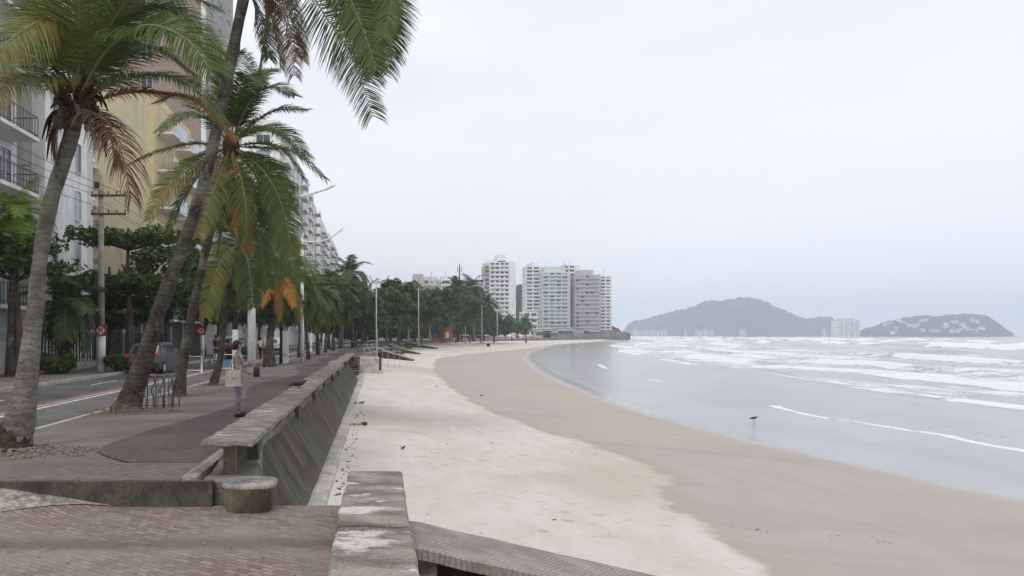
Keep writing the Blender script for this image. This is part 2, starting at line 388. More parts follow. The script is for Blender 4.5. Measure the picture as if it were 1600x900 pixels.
    rip = mth(nt, 'MULTIPLY', mth(nt, 'ADD', n2, mth(nt, 'MULTIPLY', n1, 1.5)), mth(nt, 'ADD', ramp(nt, sx.outputs['Fac'], 2, 40, 0.42, 1.0), fm))
    bump(nt, b, rip, 0.55, 0.10)
    o = meshobj('sea_water', V, F, m, smooth=True); tag(o, kind='structure')
    o.data.attributes.new('foam', 'FLOAT', 'POINT').data.foreach_set('value', FO)
    o.data.attributes.new('off', 'FLOAT', 'POINT').data.foreach_set('value', [u for y in ys for u in us])
build_sea()

# ------------------------------------------------------------------ ground, road, promenade
def sheet(name, x0, x1, y0, y1, z, mat, kind='structure'):
    return tag(meshobj(name, [(x0, y0, z), (x1, y0, z), (x1, y1, z), (x0, y1, z)], [(0, 1, 2, 3)], mat), kind=kind)
M['earth'] = rough_mat('ground_earth', (0.10, 0.095, 0.075), (0.16, 0.15, 0.12), 0.3, 0.95, 0.3, 0.02)
# one sheet from behind the camera to the horizon under the town, ending under the promenade
gv = []; gf = []; gys = [-60, 9.4, 62, 90, 150, 215, 273, 312, 360, 420, 500, 560, 620, 800, 2000, 6200]
for y in gys: gv += [(-5200, y, -0.36), ((-2.0 if y <= 62 else interp(XE, y) - 0.4), y, -0.36)]
for i in range(len(gys) - 1): gf.append((2 * i, 2 * i + 1, 2 * i + 3, 2 * i + 2))
tag(meshobj('ground', gv, gf, 'earth'), kind='structure')
M['asphalt'] = rough_mat('road_asphalt', (0.085, 0.082, 0.078), (0.12, 0.116, 0.11), 0.6, 0.9, 0.3, 0.006, c3=(0.065, 0.063, 0.06), s3=0.25, fine=60)
M['cycle'] = rough_mat('cycle_lane_asphalt', (0.125, 0.118, 0.11), (0.165, 0.155, 0.145), 0.8, 0.9, 0.3, 0.006, c3=(0.10, 0.095, 0.09), s3=0.3, fine=60)
M['prom'] = rough_mat('promenade_mortar', (0.135, 0.118, 0.105), (0.185, 0.163, 0.146), 0.5, 0.92, 0.35, 0.008, c3=(0.21, 0.185, 0.16), s3=0.35, fine=55)
def paver_mat(name, ca, cb, mortar, scale, bw, bh, dirt, rotz=0.0, stain=None, ms=0.015):
    m, nt, b = newmat(name)
    tc = nt.nodes.new('ShaderNodeTexCoord'); mp = nt.nodes.new('ShaderNodeMapping'); mp.inputs[2].default_value = (0, 0, rotz)
    wn = nt.nodes.new('ShaderNodeTexNoise'); wn.inputs['Scale'].default_value = 1.5; nt.links.new(tc.outputs['Object'], wn.inputs['Vector'])
    ad = nt.nodes.new('ShaderNodeVectorMath'); ad.operation = 'MULTIPLY_ADD'
    nt.links.new(wn.outputs['Color'], ad.inputs[0]); ad.inputs[1].default_value = (0.09, 0.09, 0); nt.links.new(tc.outputs['Object'], ad.inputs[2])
    nt.links.new(ad.outputs[0], mp.inputs[0])
    br = nt.nodes.new('ShaderNodeTexBrick'); nt.links.new(mp.outputs[0], br.inputs[0])
    br.inputs['Color1'].default_value = (*ca, 1); br.inputs['Color2'].default_value = (*cb, 1); br.inputs['Mortar'].default_value = (*mortar, 1)
    br.inputs['Scale'].default_value = scale; br.inputs['Mortar Size'].default_value = ms; br.inputs['Brick Width'].default_value = bw; br.inputs['Row Height'].default_value = bh
    br.inputs['Mortar Smooth'].default_value = 0.4
    n1 = noiz(nt, 0.5, 6, 0.62); n2 = noiz(nt, 4, 5, 0.65); n3 = noiz(nt, 45, 3, 0.6)
    c = mixc(nt, ramp(nt, n1, 0.42, 0.62, 0.0, 0.75), br.outputs[0], dirt)
    c = mixc(nt, ramp(nt, n2, 0.5, 0.7, 0.0, 0.5), c, tuple(x * 0.72 for x in ca))
    c = mixc(nt, ramp(nt, n3, 0.5, 0.72, 0.0, 0.4), c, tuple(x * 1.5 for x in cb))
    if stain:
        gp = nt.nodes.new('ShaderNodeSeparateXYZ'); nt.links.new(tc.outputs['Object'], gp.inputs[0])
        yy = mth(nt, 'ADD', gp.outputs[1], mth(nt, 'ADD', mth(nt, 'MULTIPLY', n2, 0.5), mth(nt, 'MULTIPLY', gp.outputs[0], -0.02)))
        band = mth(nt, 'MULTIPLY', ramp(nt, yy, stain[0] - 0.22, stain[0] + .05), ramp(nt, yy, stain[1] - .08, stain[1] + 0.3, 1.0, 0.0))
        c = mixc(nt, mth(nt, 'MULTIPLY', mth(nt, 'MULTIPLY', band, ramp(nt, n1, .35, .6, .45, 1)), 0.6), c, tuple(x * 0.55 for x in ca))
    setc(nt, b, c); b.inputs['Roughness'].default_value = 0.9; b.inputs['Specular IOR Level'].default_value = 0.3
    bump(nt, b, mth(nt, 'ADD', mth(nt, 'MULTIPLY', br.outputs['Fac'], -0.8), mth(nt, 'ADD', mth(nt, 'MULTIPLY', n3, 0.5), n2)), 0.6, 0.012)
    return m
M['paver_dark'] = paver_mat('promenade_paver_dark', (0.076, 0.065, 0.058), (0.115, 0.10, 0.088), (0.045, 0.04, 0.035), 5, 0.6, 0.6, (0.12, 0.105, 0.092), 0.3)
M['paver_brown'] = paver_mat('lower_paver_brown', (0.165, 0.128, 0.10), (0.29, 0.235, 0.19), (0.075, 0.06, 0.048), 5.5, 0.8, 0.42, (0.27, 0.23, 0.19), 0.6, stain=(7.92, 8.15), ms=.03)
M['paint_white'] = rough_mat('road_paint_white', (0.50, 0.49, 0.46), (0.66, 0.65, 0.62), 2, 0.8, 0.1, 0.003, c3=(0.28, 0.27, 0.25), s3=4)
M['paint_red'] = rough_mat('road_paint_red', (0.20, 0.085, 0.065), (0.28, 0.14, 0.11), 2, 0.8, 0.1, 0.003, c3=(0.18, 0.12, 0.10), s3=3)
sheet('road', -12.2, -6.72, -20, 420, -0.12, 'asphalt')
sheet('cycle_lane', -8.62, -6.74, -20, 420, -0.116, 'cycle')
sheet('lane_line_white', -8.68, -8.52, -20, 300, -0.111, 'paint_white')
sheet('lane_line_red', -9.22, -8.92, -20, 300, -0.111, 'paint_red')
sheet('lane_line_thin', -8.90, -8.82, -20, 300, -0.111, 'paint_white')
for i, y in enumerate((20, 30, 36, 42, 54, 66, 78, 90, 110, 130)):
    tag(sheet('lane_dash', -10.75, -10.63, y, y + 3, -0.111, 'paint_white'), group='white road dashes')
tag(sheet('stop_line', -12.1, -9.3, 40.2, 40.6, -0.111, 'paint_white'), group='white road dashes')
# far pavement with kerb
MB().box(-15.6, -12.32, -20, 420, -0.4, 0.0).obj('far_pavement', 'prom')['kind'] = 'structure'
MB().box(-12.32, -12.2, -20, 420, -0.4, 0.012).obj('far_kerb', 'conc_light')['kind'] = 'structure'
# near kerb
MB().box(-6.84, -6.72, -20, 300, -0.4, -0.105).obj('near_kerb', 'conc_light')['kind'] = 'structure'
# promenade slab (upper level) from the step at y=9.5 out along the coast, sloping gently to the cycle lane
pv = []; pf = []; pys = [9.5 + 0.5 * i for i in range(20)] + list(range(20, 62, 3)) + [62, 66, 72, 80, 90, 110, 130, 150, 180, 215, 240, 273, 312, 360, 420, 500, 560]
for y in pys:
    xr = -2.2 if y <= 62 else interp(XE, y) - 0.25
    for q, (x, z) in enumerate([(-6.72, -0.11), (-6.2, -0.055), (-5.2, -0.01), (-3.6, 0.0), (xr, 0.0)]):
        pv.append((x, y, z + (0.012 * nz(x * 1.1, y * 0.7) if q < 4 and y < 40 else 0)))
    pv.append((xr, y, -1.3))
for j in range(len(pys) - 1):
    for k in range(5):
        a = j * 6 + k; pf.append((a, a + 1, a + 7, a + 6))
pf.append((0, 1, 2, 3, 4, 5))
tag(meshobj('promenade', pv, pf, 'prom'), kind='structure')
# dark paver wave
dv = []; left = []; ystart = 10.9
for i in range(230):
    y = ystart + i * 0.4 if i < 140 else ystart + 56 + (i - 140) * 2.5
    t = y - 12.4
    if y < 12.45: x = lerp(-3.35, -4.28, math.sin(min(1, (y - ystart) / 1.55) * math.pi / 2))
    else: x = -4.28 + 0.75 * (0.5 - 0.5 * math.cos((y - 12.45) / 15.5 * 2 * math.pi)) * (1 if y < 80 else 0.6)
    left.append((x, y))
dv = []; dfc = []
for x, y in left:
    xr = -2.36 if y < 62 else interp(XE, y) - 0.9
    dv += [(x, y, 0.016), (xr, y, 0.016)]
for i in range(len(left) - 1): dfc.append((2 * i, 2 * i + 1, 2 * i + 3, 2 * i + 2))
o = tag(meshobj('promenade_wave_paving', dv, dfc, 'paver_dark'), kind='structure')
# paving under the near corner of the bench
tag(meshobj('promenade_end_paving', [(-4.6, 9.52, 0.013), (-2.36, 9.52, 0.013), (-2.36, 10.9, 0.013), (-3.35, 10.9, 0.013), (-4.2, 10.6, 0.013)], [(0, 1, 2, 3, 4)],
    paver_mat('promenade_paver_worn', (0.12, 0.10, 0.088), (0.18, 0.155, 0.135), (0.09, 0.08, 0.07), 6, 0.6, 0.6, (0.20, 0.175, 0.15), 0.3)), kind='structure')
# lower pavement with the little pebble ramp
lv = []; lf = []; nx, ny = 60, 60
def low_z(x, y):
    z = -0.27 + 0.26 * sstep(-3.1, -4.9, x) * 0 
    t = min(1, max(0, (-3.05 - x) / 1.55)); t *= sstep(8.85, 9.5, y)
    return -0.27 + 0.262 * t + 0.006 * nz(x * 2, y * 2, 4)
for j in range(ny + 1):
    for i in range(nx + 1):
        x = lerp(-12, -0.3, (i / nx) ** 0.6); y = lerp(-12, 9.5, (j / ny) ** 0.35)
        lv.append((x, y, low_z(x, y)))
for j in range(ny):
    for i in range(nx):
        a = j * (nx + 1) + i; lf.append((a, a + 1, a + nx + 2, a + nx + 1))
# front lip of the lower pavement above the sand
b0 = len(lv); lv += [(-1.75, 9.5, -0.272), (-0.3, 9.5, -0.272), (-0.3, 9.5, -1.2), (-1.75, 9.5, -1.2)]; lf.append((b0, b0 + 1, b0 + 2, b0 + 3))
tag(meshobj('lower_pavement', lv, lf, 'paver_brown', smooth=True), kind='structure')
m_peb = rough_mat('pebble_paving', (0.20, 0.18, 0.15), (0.40, 0.37, 0.32), 14, 0.9, 0.8, 0.015, fine=50, c3=(0.15, 0.13, 0.11), s3=5)
rv = []; rf = []
for i in range(25):
    x = lerp(-6.5, -3.1, i / 24)
    for k in range(4):
        y0 = 8.9 if x < -4.5 else lerp(8.9, 9.42, (x + 4.5) / 1.4)
        y = lerp(min(9.44, y0), 9.485, k / 3); rv.append((x, y, low_z(x, y) + 0.012))
for i in range(24):
    for k in range(3):
        a = i * 4 + k; rf.append((a, a + 1, a + 5, a + 4))
tag(meshobj('pebble_ramp', rv, rf, m_peb), kind='structure')
# step wall: its rough top edge
def rough_box(name, x0, x1, y0, y1, z0, z1, mat, amp=0.012, step=0.14, parent=None, bev=0.012, seed=0):
    nxx = max(1, min(60, int((x1 - x0) / step))); nyy = max(1, min(90, int((y1 - y0) / step))); nzz = max(1, min(20, int((z1 - z0) / step)))
    bm = bmesh.new(); bmesh.ops.create_cube(bm, size=1.0)
    for v in bm.verts: v.co = Vector((lerp(x0, x1, v.co.x + .5), lerp(y0, y1, v.co.y + .5), lerp(z0, z1, v.co.z + .5)))
    for ax, n in ((0, nxx), (1, nyy), (2, nzz)):
        lo = (x0, y0, z0)[ax]; hi = (x1, y1, z1)[ax]
        for i in range(1, n):
            p = Vector((0, 0, 0)); p[ax] = lerp(lo, hi, i / n); no = Vector((0, 0, 0)); no[ax] = 1
            bmesh.ops.bisect_plane(bm, geom=bm.verts[:] + bm.edges[:] + bm.faces[:], plane_co=p, plane_no=no)
    if bev:
        es = [e for e in bm.edges if len(e.link_faces) == 2 and e.calc_face_angle(0) > 1.0]
        bmesh.ops.bevel(bm, geom=es, offset=bev, segments=2, affect='EDGES')
    for v in bm.verts:
        c = v.co; c += Vector((nz(c.x * 3 + seed, c.y * 3, c.z * 3), nz(c.x * 3, c.y * 3 + 9, c.z * 3 + seed), nz(c.x * 4 + 5, c.y * 4, c.z * 3))) * amp
    me = bpy.data.meshes.new(name); bm.to_mesh(me); bm.free()
    me.materials.append(M[mat] if isinstance(mat, str) else mat)
    for p in me.polygons: p.use_smooth = True
    try: me.set_sharp_from_angle(angle=R(35))
    except Exception: pass
    o = bpy.data.objects.new(name, me); COL.objects.link(o)
    if parent: o.parent = parent
    return o
o = rough_box('step_wall', -5.4, -1.92, 9.42, 9.56, -0.34, 0.022, 'step', 0.008)
tag(o, 'low dark stained step between the lower brown pavement and the promenade', 'step wall')

# ------------------------------------------------------------------ sea wall
def slope_mat():
    m, nt, b = newmat('seawall_slope')
    n1 = noiz(nt, 1.6, 6, 0.65, (1, 0.9, 0.4), rot=(R(12), 0, 0)); n2 = noiz(nt, 1.1, 4, 0.6, (1, 1.4, 0.16), off=(3, 5, 2), rot=(R(10), 0, 0)); n3 = noiz(nt, 25, 4, 0.6); n4 = noiz(nt, 0.35, 3, 0.5)
    c = mixc(nt, ramp(nt, n1, 0.35, 0.68), (0.050, 0.042, 0.036), (0.098, 0.084, 0.071))
    c = mixc(nt, ramp(nt, n2, 0.52, 0.62, 0, 0.8), c, (0.10, 0.11, 0.055))
    c = mixc(nt, ramp(nt, noiz(nt, 1.5, 5, 0.6, (1, 1.7, 0.14), off=(1, 11, 4), rot=(R(10), 0, 0)), 0.62, 0.72, 0, 0.7), c, (0.22, 0.20, 0.17))
    c = mixc(nt, ramp(nt, n3, 0.52, 0.7, 0, 0.45), c, (0.035, 0.03, 0.026))
    tj = nt.nodes.new('ShaderNodeTexCoord'); sj = nt.nodes.new('ShaderNodeSeparateXYZ'); nt.links.new(tj.outputs['Object'], sj.inputs[0])
    fr = mth(nt, 'FRACT', mth(nt, 'DIVIDE', mth(nt, 'ADD', sj.outputs[1], mth(nt, 'MULTIPLY', n3, .05)), 3.7))
    jt_ = ramp(nt, fr, .0, .012, 1, 0)
    c = mixc(nt, mth(nt, 'MULTIPLY', jt_, .8), c, (.02, .018, .015))
    c = mixc(nt, ramp(nt, sj.outputs[2], -.95, -.55, .5, 0), c, (.15, .135, .11))
    setc(nt, b, c); b.inputs['Roughness'].default_value = 0.9; b.inputs['Specular IOR Level'].default_value = 0.25
    bump(nt, b, mth(nt, 'SUBTRACT', mth(nt, 'ADD', n1, n3), jt_), 0.7, 0.025)
    return m
M['slope'] = slope_mat()
M['ledge'] = rough_mat('mossy_ledge', (.13, .12, .10), (.22, .205, .18), 2, .9, .6, .015, c3=(.085, .10, .055), s3=1.3, fine=30, t3=(.46, .6))
sw = empty('sea_wall', (-1.5, 9.5, 0), 0, 'long dark sloping sea wall with green and white streaks under the bench', 'sea wall')
def strip(name, prof, y0, y1, mat, parent, step=0.35, amp=0.01):
    n = int((y1 - y0) / step); V = []; F = []; k = len(prof)
    for j in range(n + 1):
        y = lerp(y0, y1, j / n)
        for (x, z) in prof:
            V.append((x + amp * nz(x * 2, y * 1.7, z * 3) - parent.location.x, y - parent.location.y, z + amp * nz(x * 2 + 4, y * 2.3, z)))
    for j in range(n):
        for i in range(k - 1):
            a = j * k + i; F.append((a, a + 1, a + k + 1, a + k))
    F.append(tuple(range(k))); F.append(tuple(n * k + i for i in range(k))[::-1])
    return MBobj(name, V, F, mat, parent)
def MBobj(name, V, F, mat, parent):
    mb = MB(); mb.v = V; mb.f = F; mb.mi = [0] * len(F)
    return mb.obj(name, mat, parent)
def subdiv(p, n):
    out = []
    for a, b in zip(p, p[1:]):
        for i in range(n): out.append((lerp(a[0], b[0], i / n), lerp(a[1], b[1], i / n)))
    return out + [p[-1]]
def wall_top(y): return 0.24 * sstep(10.1, 12.0, y)
WEND = 47.0
def fstrip(name, proff, y0, y1, mat, parent, step=0.35, amp=0.01):
    n = int((y1 - y0) / step); V = []; F = []; k = len(proff(y0))
    for j in range(n + 1):
        y = lerp(y0, y1, j / n)
        for (x, z) in proff(y):
            V.append((x + amp * nz(x * 2, y * 1.7, z * 3) - parent.location.x, y - parent.location.y, z + amp * nz(x * 2 + 4, y * 2.3, z)))
    for j in range(n):
        for i in range(k - 1):
            a = j * k + i; F.append((a, a + 1, a + k + 1, a + k))
    F.append(tuple(range(k))); F.append(tuple(n * k + i for i in range(k))[::-1])
    return MBobj(name, V, F, mat, parent)
def xt(y): return lerp(-1.48, -1.70, sstep(9.8, 12.0, y))
fstrip('ledge', lambda y: [(-2.12, -0.3)] + subdiv([(-2.12, wall_top(y) - 0.012), (xt(y) - .03, wall_top(y) - 0.004)], 4) + [(xt(y) + .01, wall_top(y) - 0.03), (xt(y) + .04, wall_top(y) - 0.10), (xt(y) - .02, -0.3)], 9.565, WEND, 'ledge', sw, amp=0.022)
fstrip('sloping_face', lambda y: [(-2.0, -0.35)] + subdiv([(xt(y), wall_top(y) - 0.06), (-1.01, -0.93)], 8) + [(-1.05, -1.3), (-2.0, -1.3)], 9.52, WEND, 'slope', sw, amp=0.018)
fstrip('toe_kerb', lambda y: [(-1.10, -1.3), (-1.08, -0.86), (-1.0, -0.845), (-0.86, -0.85), (-0.79, -0.88), (-0.78, -1.3)], 9.53, 55.5, 'conc_light', sw, amp=0.012)
fstrip('end_wall', lambda y: [(-2.19, -1.3), (-2.19, -0.02), (-2.06, -0.02), (-2.06, -1.3)], WEND + .02, 57.5, 'conc_dark', sw, amp=0.01)
strip('back_kerb', [(-2.34, -0.3), (-2.33, 0.055), (-2.24, 0.065), (-2.16, 0.05), (-2.15, -0.3)], 9.57, 11.9, 'conc', sw, amp=0.01)
MB().box(-1.36, -1.13, 13.1, 13.45, -0.90, -0.80).obj('drain_outlet', 'black')
o = bpy.data.objects['drain_outlet']; tag(o, 'small dark drain block at the foot of the sea wall near the round block', 'drain')

# ------------------------------------------------------------------ benches (one slab on posts per bay)
rnd = random.Random(5)
bmesh_cache = []
bench_y = [9.75, 14.2, 18.6, 23.1, 27.4, 31.6, 36.0, 40.4, 44.8, 49.2, 53.6]
blabels = ['nearest concrete bench slab, its worn near end overhanging a square post beside the round block',
 'second concrete bench slab from the round block, beside the standing person',
 'third concrete bench slab from the round block, with a dark pigeon on it',
 'fourth concrete bench slab from the round block, level with the bike rack tree row',
 'fifth concrete bench slab from the round block along the sea wall',
 'sixth concrete bench slab from the round block, before the pale shifted one',
 'pale bench slab shifted towards the promenade with a broken corner',
 'eighth concrete bench slab from the round block along the sea wall',
 'ninth concrete bench slab from the round block along the sea wall',
 'second to last concrete bench slab before the beach stairs',
 'last concrete bench slab before the beach stairs']
m_bench = rough_mat('bench_concrete', (0.15, 0.135, 0.115), (0.27, 0.245, 0.215), 2.2, 0.9, 0.7, 0.014, c3=(0.44, 0.42, 0.38), s3=1.7, stretch=(1, 2.2, 1), fine=32, t3=(0.55, 0.66))
for i, y in enumerate(bench_y):
    L = (bench_y[i + 1] if i + 1 < len(bench_y) else 57.6) - y - 0.03
    dx = rnd.uniform(-0.02, 0.02) - (0.10 if i in (6,) else 0)
    r = empty('concrete_bench', (-1.82 + dx, y, 0), 0, blabels[i], 'bench', 'concrete bench slabs along the sea wall')
    rough_box('seat_slab', -0.32, 0.31, 0, L, 0.385 + rnd.uniform(-.012, .012), 0.455 + (0.03 if i == 6 else 0), m_bench, 0.024, 0.10, r, 0.014, i * 3.1)
    for yy in ((0.35, L - 1.1) if i == 0 else (0.5, L - 0.9)):
        rough_box('leg', -0.12, 0.02, yy, yy + 0.22, -0.01, 0.385, 'bollard' if i == 0 else 'conc', 0.006, 0.12, r, 0.01)
    for yy in ((1.0,) if i == 0 else (L * 0.5,)):
        rough_box('leg', 0.08, 0.22, yy, yy + 0.2, -0.01, 0.385, 'conc_dark', 0.006, 0.12, r, 0.01)
# round end block
mb = MB(); prof = []
V = []; F = []; seg = 40; rings = [(0.285, -0.28), (0.285, -0.268), (0.312, -0.20), (0.325, -0.08), (0.327, 0.0), (0.332, 0.01), (0.335, 0.035), (0.322, 0.055), (0.25, 0.062), (0.12, 0.066)]
for (r_, z) in rings:
    for k in range(seg):
        a = 2 * math.pi * k / seg
        cx, cy = math.cos(a), math.sin(a)
        e = (abs(cx) ** 3.2 + abs(cy) ** 3.2) ** (-1 / 3.2)
        rr = r_ * e * 0.93 * (1 + 0.02 * nz(cx * 2, cy * 2, z * 6))
        V.append((cx * rr, cy * rr, z + 0.006 * nz(cx * 5, cy * 5, z)))
for j in range(len(rings) - 1):
    for k in range(seg):
        k2 = (k + 1) % seg; F.append((j * seg + k, j * seg + k2, (j + 1) * seg + k2, (j + 1) * seg + k))
F.append(tuple((len(rings) - 1) * seg + k for k in range(seg)))
root = empty('round_block', (-1.47, 9.33, 0), 0, 'squat rounded concrete block at the end of the sea wall', 'concrete block')
mi = [1 if f[0] >= 5 * seg else 0 for f in F]
meshobj('block_body', V, F, ['bollard', 'conc'], root, True, mi)

# parapet under the camera
pr = empty('parapet', (0, 0, 0), 0, 'wide flat weathered concrete parapet with cracked joints running towards the camera', 'parapet')
m_par = rough_mat('parapet_concrete', (0.135, 0.122, 0.098), (0.30, 0.28, 0.24), 1.7, 0.9, 0.7, 0.012, c3=(0.52, 0.50, 0.46), s3=1.5, stretch=(0.9, 1.7, 1), fine=30, t3=(0.55, 0.64))
for (y0, y1, dx) in ((-3, 2.2, 0.0), (2.2, 5.0, 0.002), (5.0, 6.75, 0.0), (6.75, 8.35, -0.006), (8.35, 9.6, 0.01)):
    rough_box('parapet_slab', -0.335 + dx, 0.295 + dx, y0 + 0.008, y1 - 0.008, -0.2, 0.13 + (0.006 if y0 == 6.75 else 0), m_par, 0.016, 0.08, pr, 0.016, y0)
rough_box('parapet_base', -0.31, 0.27, -3, 9.56, -1.3, -0.19, 'conc_dark', 0.006, 0.3, pr, 0)

# ramp going down to the sand on the right
rp = empty('beach_ramp', (0.3, 7, 0), 0, 'narrow grooved concrete ramp slab going down from the parapet to the sand', 'ramp')
m_ramp, nt, b = newmat('ramp_grooved')
tc = nt.nodes.new('ShaderNodeTexCoord'); mp = nt.nodes.new('ShaderNodeMapping'); nt.links.new(tc.outputs['Object'], mp.inputs[0]); mp.inputs[2].default_value = (0, 0, R(32))
wv = nt.nodes.new('ShaderNodeTexWave'); nt.links.new(mp.outputs[0], wv.inputs[0]); wv.inputs['Scale'].default_value = 7.5; wv.inputs['Distortion'].default_value = 3.2; wv.inputs['Detail'].default_value = 2
n1 = noiz(nt, 2.2, 6, 0.6); n2 = noiz(nt, 40, 3, 0.6); n5 = noiz(nt, 1.2, 3, 0.6, off=(5, 1, 1))
c = mixc(nt, ramp(nt, n1, 0.35, 0.65), (0.20, 0.18, 0.15), (0.30, 0.275, 0.235))
gr = mth(nt, 'MULTIPLY', ramp(nt, wv.outputs[0], 0.45, 0.8), ramp(nt, n5, 0.42, 0.6, 0.0, 0.55))
c = mixc(nt, gr, c, (0.42, 0.395, 0.35))
c = mixc(nt, ramp(nt, n2, 0.5, 0.7, 0, 0.4), c, (0.12, 0.105, 0.09))
setc(nt, b, c); b.inputs['Roughness'].default_value = 0.92
bump(nt, b, mth(nt, 'ADD', mth(nt, 'MULTIPLY', wv.outputs[0], 0.8), n2), 0.6, 0.012)
V = []; F = []; nn = 40; xs_ = [lerp(0.0, 4.6, i / nn) for i in range(nn + 1)]
def ramp_top(x): return -0.10 - 0.225 * max(0, x - 0.05)
def ramp_edge(x): return 1.02 - 0.10 * math.exp(-x * 3)
for x in xs_:
    zt = ramp_top(x) + 0.008 * nz(x * 3, 1.0)
    yb = 1.02 + 0.015 * nz(x * 2.5, 7); yf = 0.0 + 0.015 * nz(x * 3.1, 3)
    V += [(x, yf, zt - 0.11), (x, yf - 0.005, zt - 0.015), (x, yf + 0.02, zt), (x, yb - 0.03, zt), (x, yb, zt - 0.015), (x, yb, zt - 0.11)]
for i in range(nn):
    for k in range(6):
        k2 = (k + 1) % 6; a = i * 6; F.append((a + k, a + k2, a + 6 + k2, a + 6 + k))
F.append(tuple(range(6))); F.append(tuple(nn * 6 + i for i in range(6))[::-1])
o = meshobj('ramp_slab', V, F, m_ramp, rp)
bm = bmesh.new(); bm.from_mesh(o.data); bmesh.ops.recalc_face_normals(bm, faces=bm.faces); bm.to_mesh(o.data); bm.free()
MB().prism([(0.0, -1.35), (4.6, -1.35), (4.6, ramp_top(4.6) - 0.112), (0.0, ramp_top(0) - 0.112)], 0.82, 0.98, axis='y').obj('retaining_wall', 'conc_dark', rp)  # wall colour darkened to deepen the shade under the slab
rough_box('leg', 0.03, 0.24, 0.10, 0.30, -1.3, -0.225, 'conc', 0.006, 0.15, rp, 0.01)
rough_box('leg', 2.1, 2.3, 0.10, 0.30, -1.35, ramp_top(2.3) - 0.11, 'conc', 0.006, 0.15, rp, 0.01)
# dark pit floor in front of the ramp
sheet('ramp_foot_ground', 0.29, 3.4, 3.0, 7.85, -0.93, rough_mat('dark_pit_sand', (0.10, 0.085, 0.065), (0.16, 0.135, 0.105), 3, 0.9, 0.5, 0.02))

# ------------------------------------------------------------------ palms
def frond_mesh(ctrl, n=62, leaf=0.75, width=0.034, droop=0.55, mat_leaf='leaf', mat_stem='rachis', seed=0, petiole=0.14, r0=0.028, gaps=0.06, spread=1.0, roll=0.0):
    rr = random.Random(seed)
    P = catmull(ctrl, n + 1); mb = MB()
    mb.tube(P[::3] + ([P[-1]] if (n % 3) else []), [lerp(r0, 0.005, i / (len(P[::3]) + (1 if n % 3 else 0) - 1)) for i in range(len(P[::3]) + (1 if n % 3 else 0))], 5, 1)
    Lc = sum((P[i + 1] - P[i]).length for i in range(n))
    side0 = None
    for i in range(n):
        t = i / n
        if t < petiole: continue
        T = (P[i + 1] - P[i]).normalized()
        S = T.cross(Vector((0, 0, 1)))
        if S.length < 0.25:
            S = side0 if side0 is not None else Vector((1, 0, 0))
            S = (S - T * S.dot(T))
        S.normalize()
        if side0 is not None and S.dot(side0) < 0: S = -S
        side0 = S
        if roll: S = Matrix.Rotation(R(roll) * min(1, t * 2.2), 3, T) @ S
        Nn = S.cross(T).normalized()
        u = (t - petiole) / (1 - petiole)
        prof = (0.55 + 0.45 * math.sin(math.pi * min(1, u * 1.6 + 0.12))) if u < 0.5 else lerp(0.97, 0.42, (u - 0.5) / 0.5)
        for sgn in (-1, 1):
            for rep in range(2):
                if rr.random() < gaps: continue
                base = P[i].lerp(P[i + 1], rr.random())
                ll = leaf * prof * rr.uniform(0.82, 1.12)
                fw = lerp(0.35, 0.95, u) + rr.uniform(-0.12, 0.12)
                d = (S * sgn * spread + T * fw + Nn * rr.uniform(0.02, 0.32)).normalized()
                w = width * rr.uniform(0.8, 1.2) * (0.7 + 0.3 * prof)
                pts = [base]; dd = d.copy(); g = droop * rr.uniform(0.7, 1.3)
                for q in range(4):
                    pts.append(pts[-1] + dd * ll / 4)
                    dd = (dd + Vector((0, 0, -1)) * g * (0.30 + 0.22 * q)).normalized()
                b = len(mb.v); wv = T - d * T.dot(d)
                if wv.length < 0.05: wv = Nn
                wv.normalize(); wv = (wv + Nn * rr.uniform(-0.5, 0.5)).normalized()
                for q, p in enumerate(pts[:-1]):
                    ww = w * (0.55, 1.0, 0.85, 0.55)[q] * 0.5
                    mb.v.append(tuple(p - wv * ww)); mb.v.append(tuple(p + wv * ww))
                mb.v.append(tuple(pts[-1]))
                for q in range(3):
                    mb.f.append((b + 2 * q, b + 2 * q + 1, b + 2 * q + 3, b + 2 * q + 2)); mb.mi.append(0)
                mb.f.append((b + 6, b + 7, b + 8)); mb.mi.append(0)
    return mb
def frond(parent, ctrl, name='frond', label=None, **kw):
    ml = kw.get('mat_leaf', 'leaf'); ms = kw.pop('mat_stem', 'rachis_dead' if ml in ('leaf_dead', 'leaf_orange') else 'rachis')
    mb = frond_mesh(ctrl, **kw)
    o = mb.obj(name, [ml, ms], parent, fixn=False)
    if label: o['label'] = label
    return o
def palm_thing(label, base, trunk_pts, radii, mat, group='coconut palms along the promenade', rootmass=None, seed=1, seg=14):
    r = empty('coconut_palm', base, 0, label, 'palm tree', group)
    P = catmull([Vector(p) - Vector(base) for p in trunk_pts], 34)
    rad = []
    for i in range(34):
        t = i / 33 * (len(radii) - 1); k = min(int(t), len(radii) - 2)
        rad.append(lerp(radii[k], radii[k + 1], t - k) * (1 + 0.035 * math.sin(i * 2.4) + 0.03 * math.sin(i * 1.1 + seed)))
    MB().tube(P, rad, seg, jitter=0.035, seed=seed).obj('trunk', mat, r, True)
    return r
def L(r, pts): return [Vector(p) - r.location for p in pts]

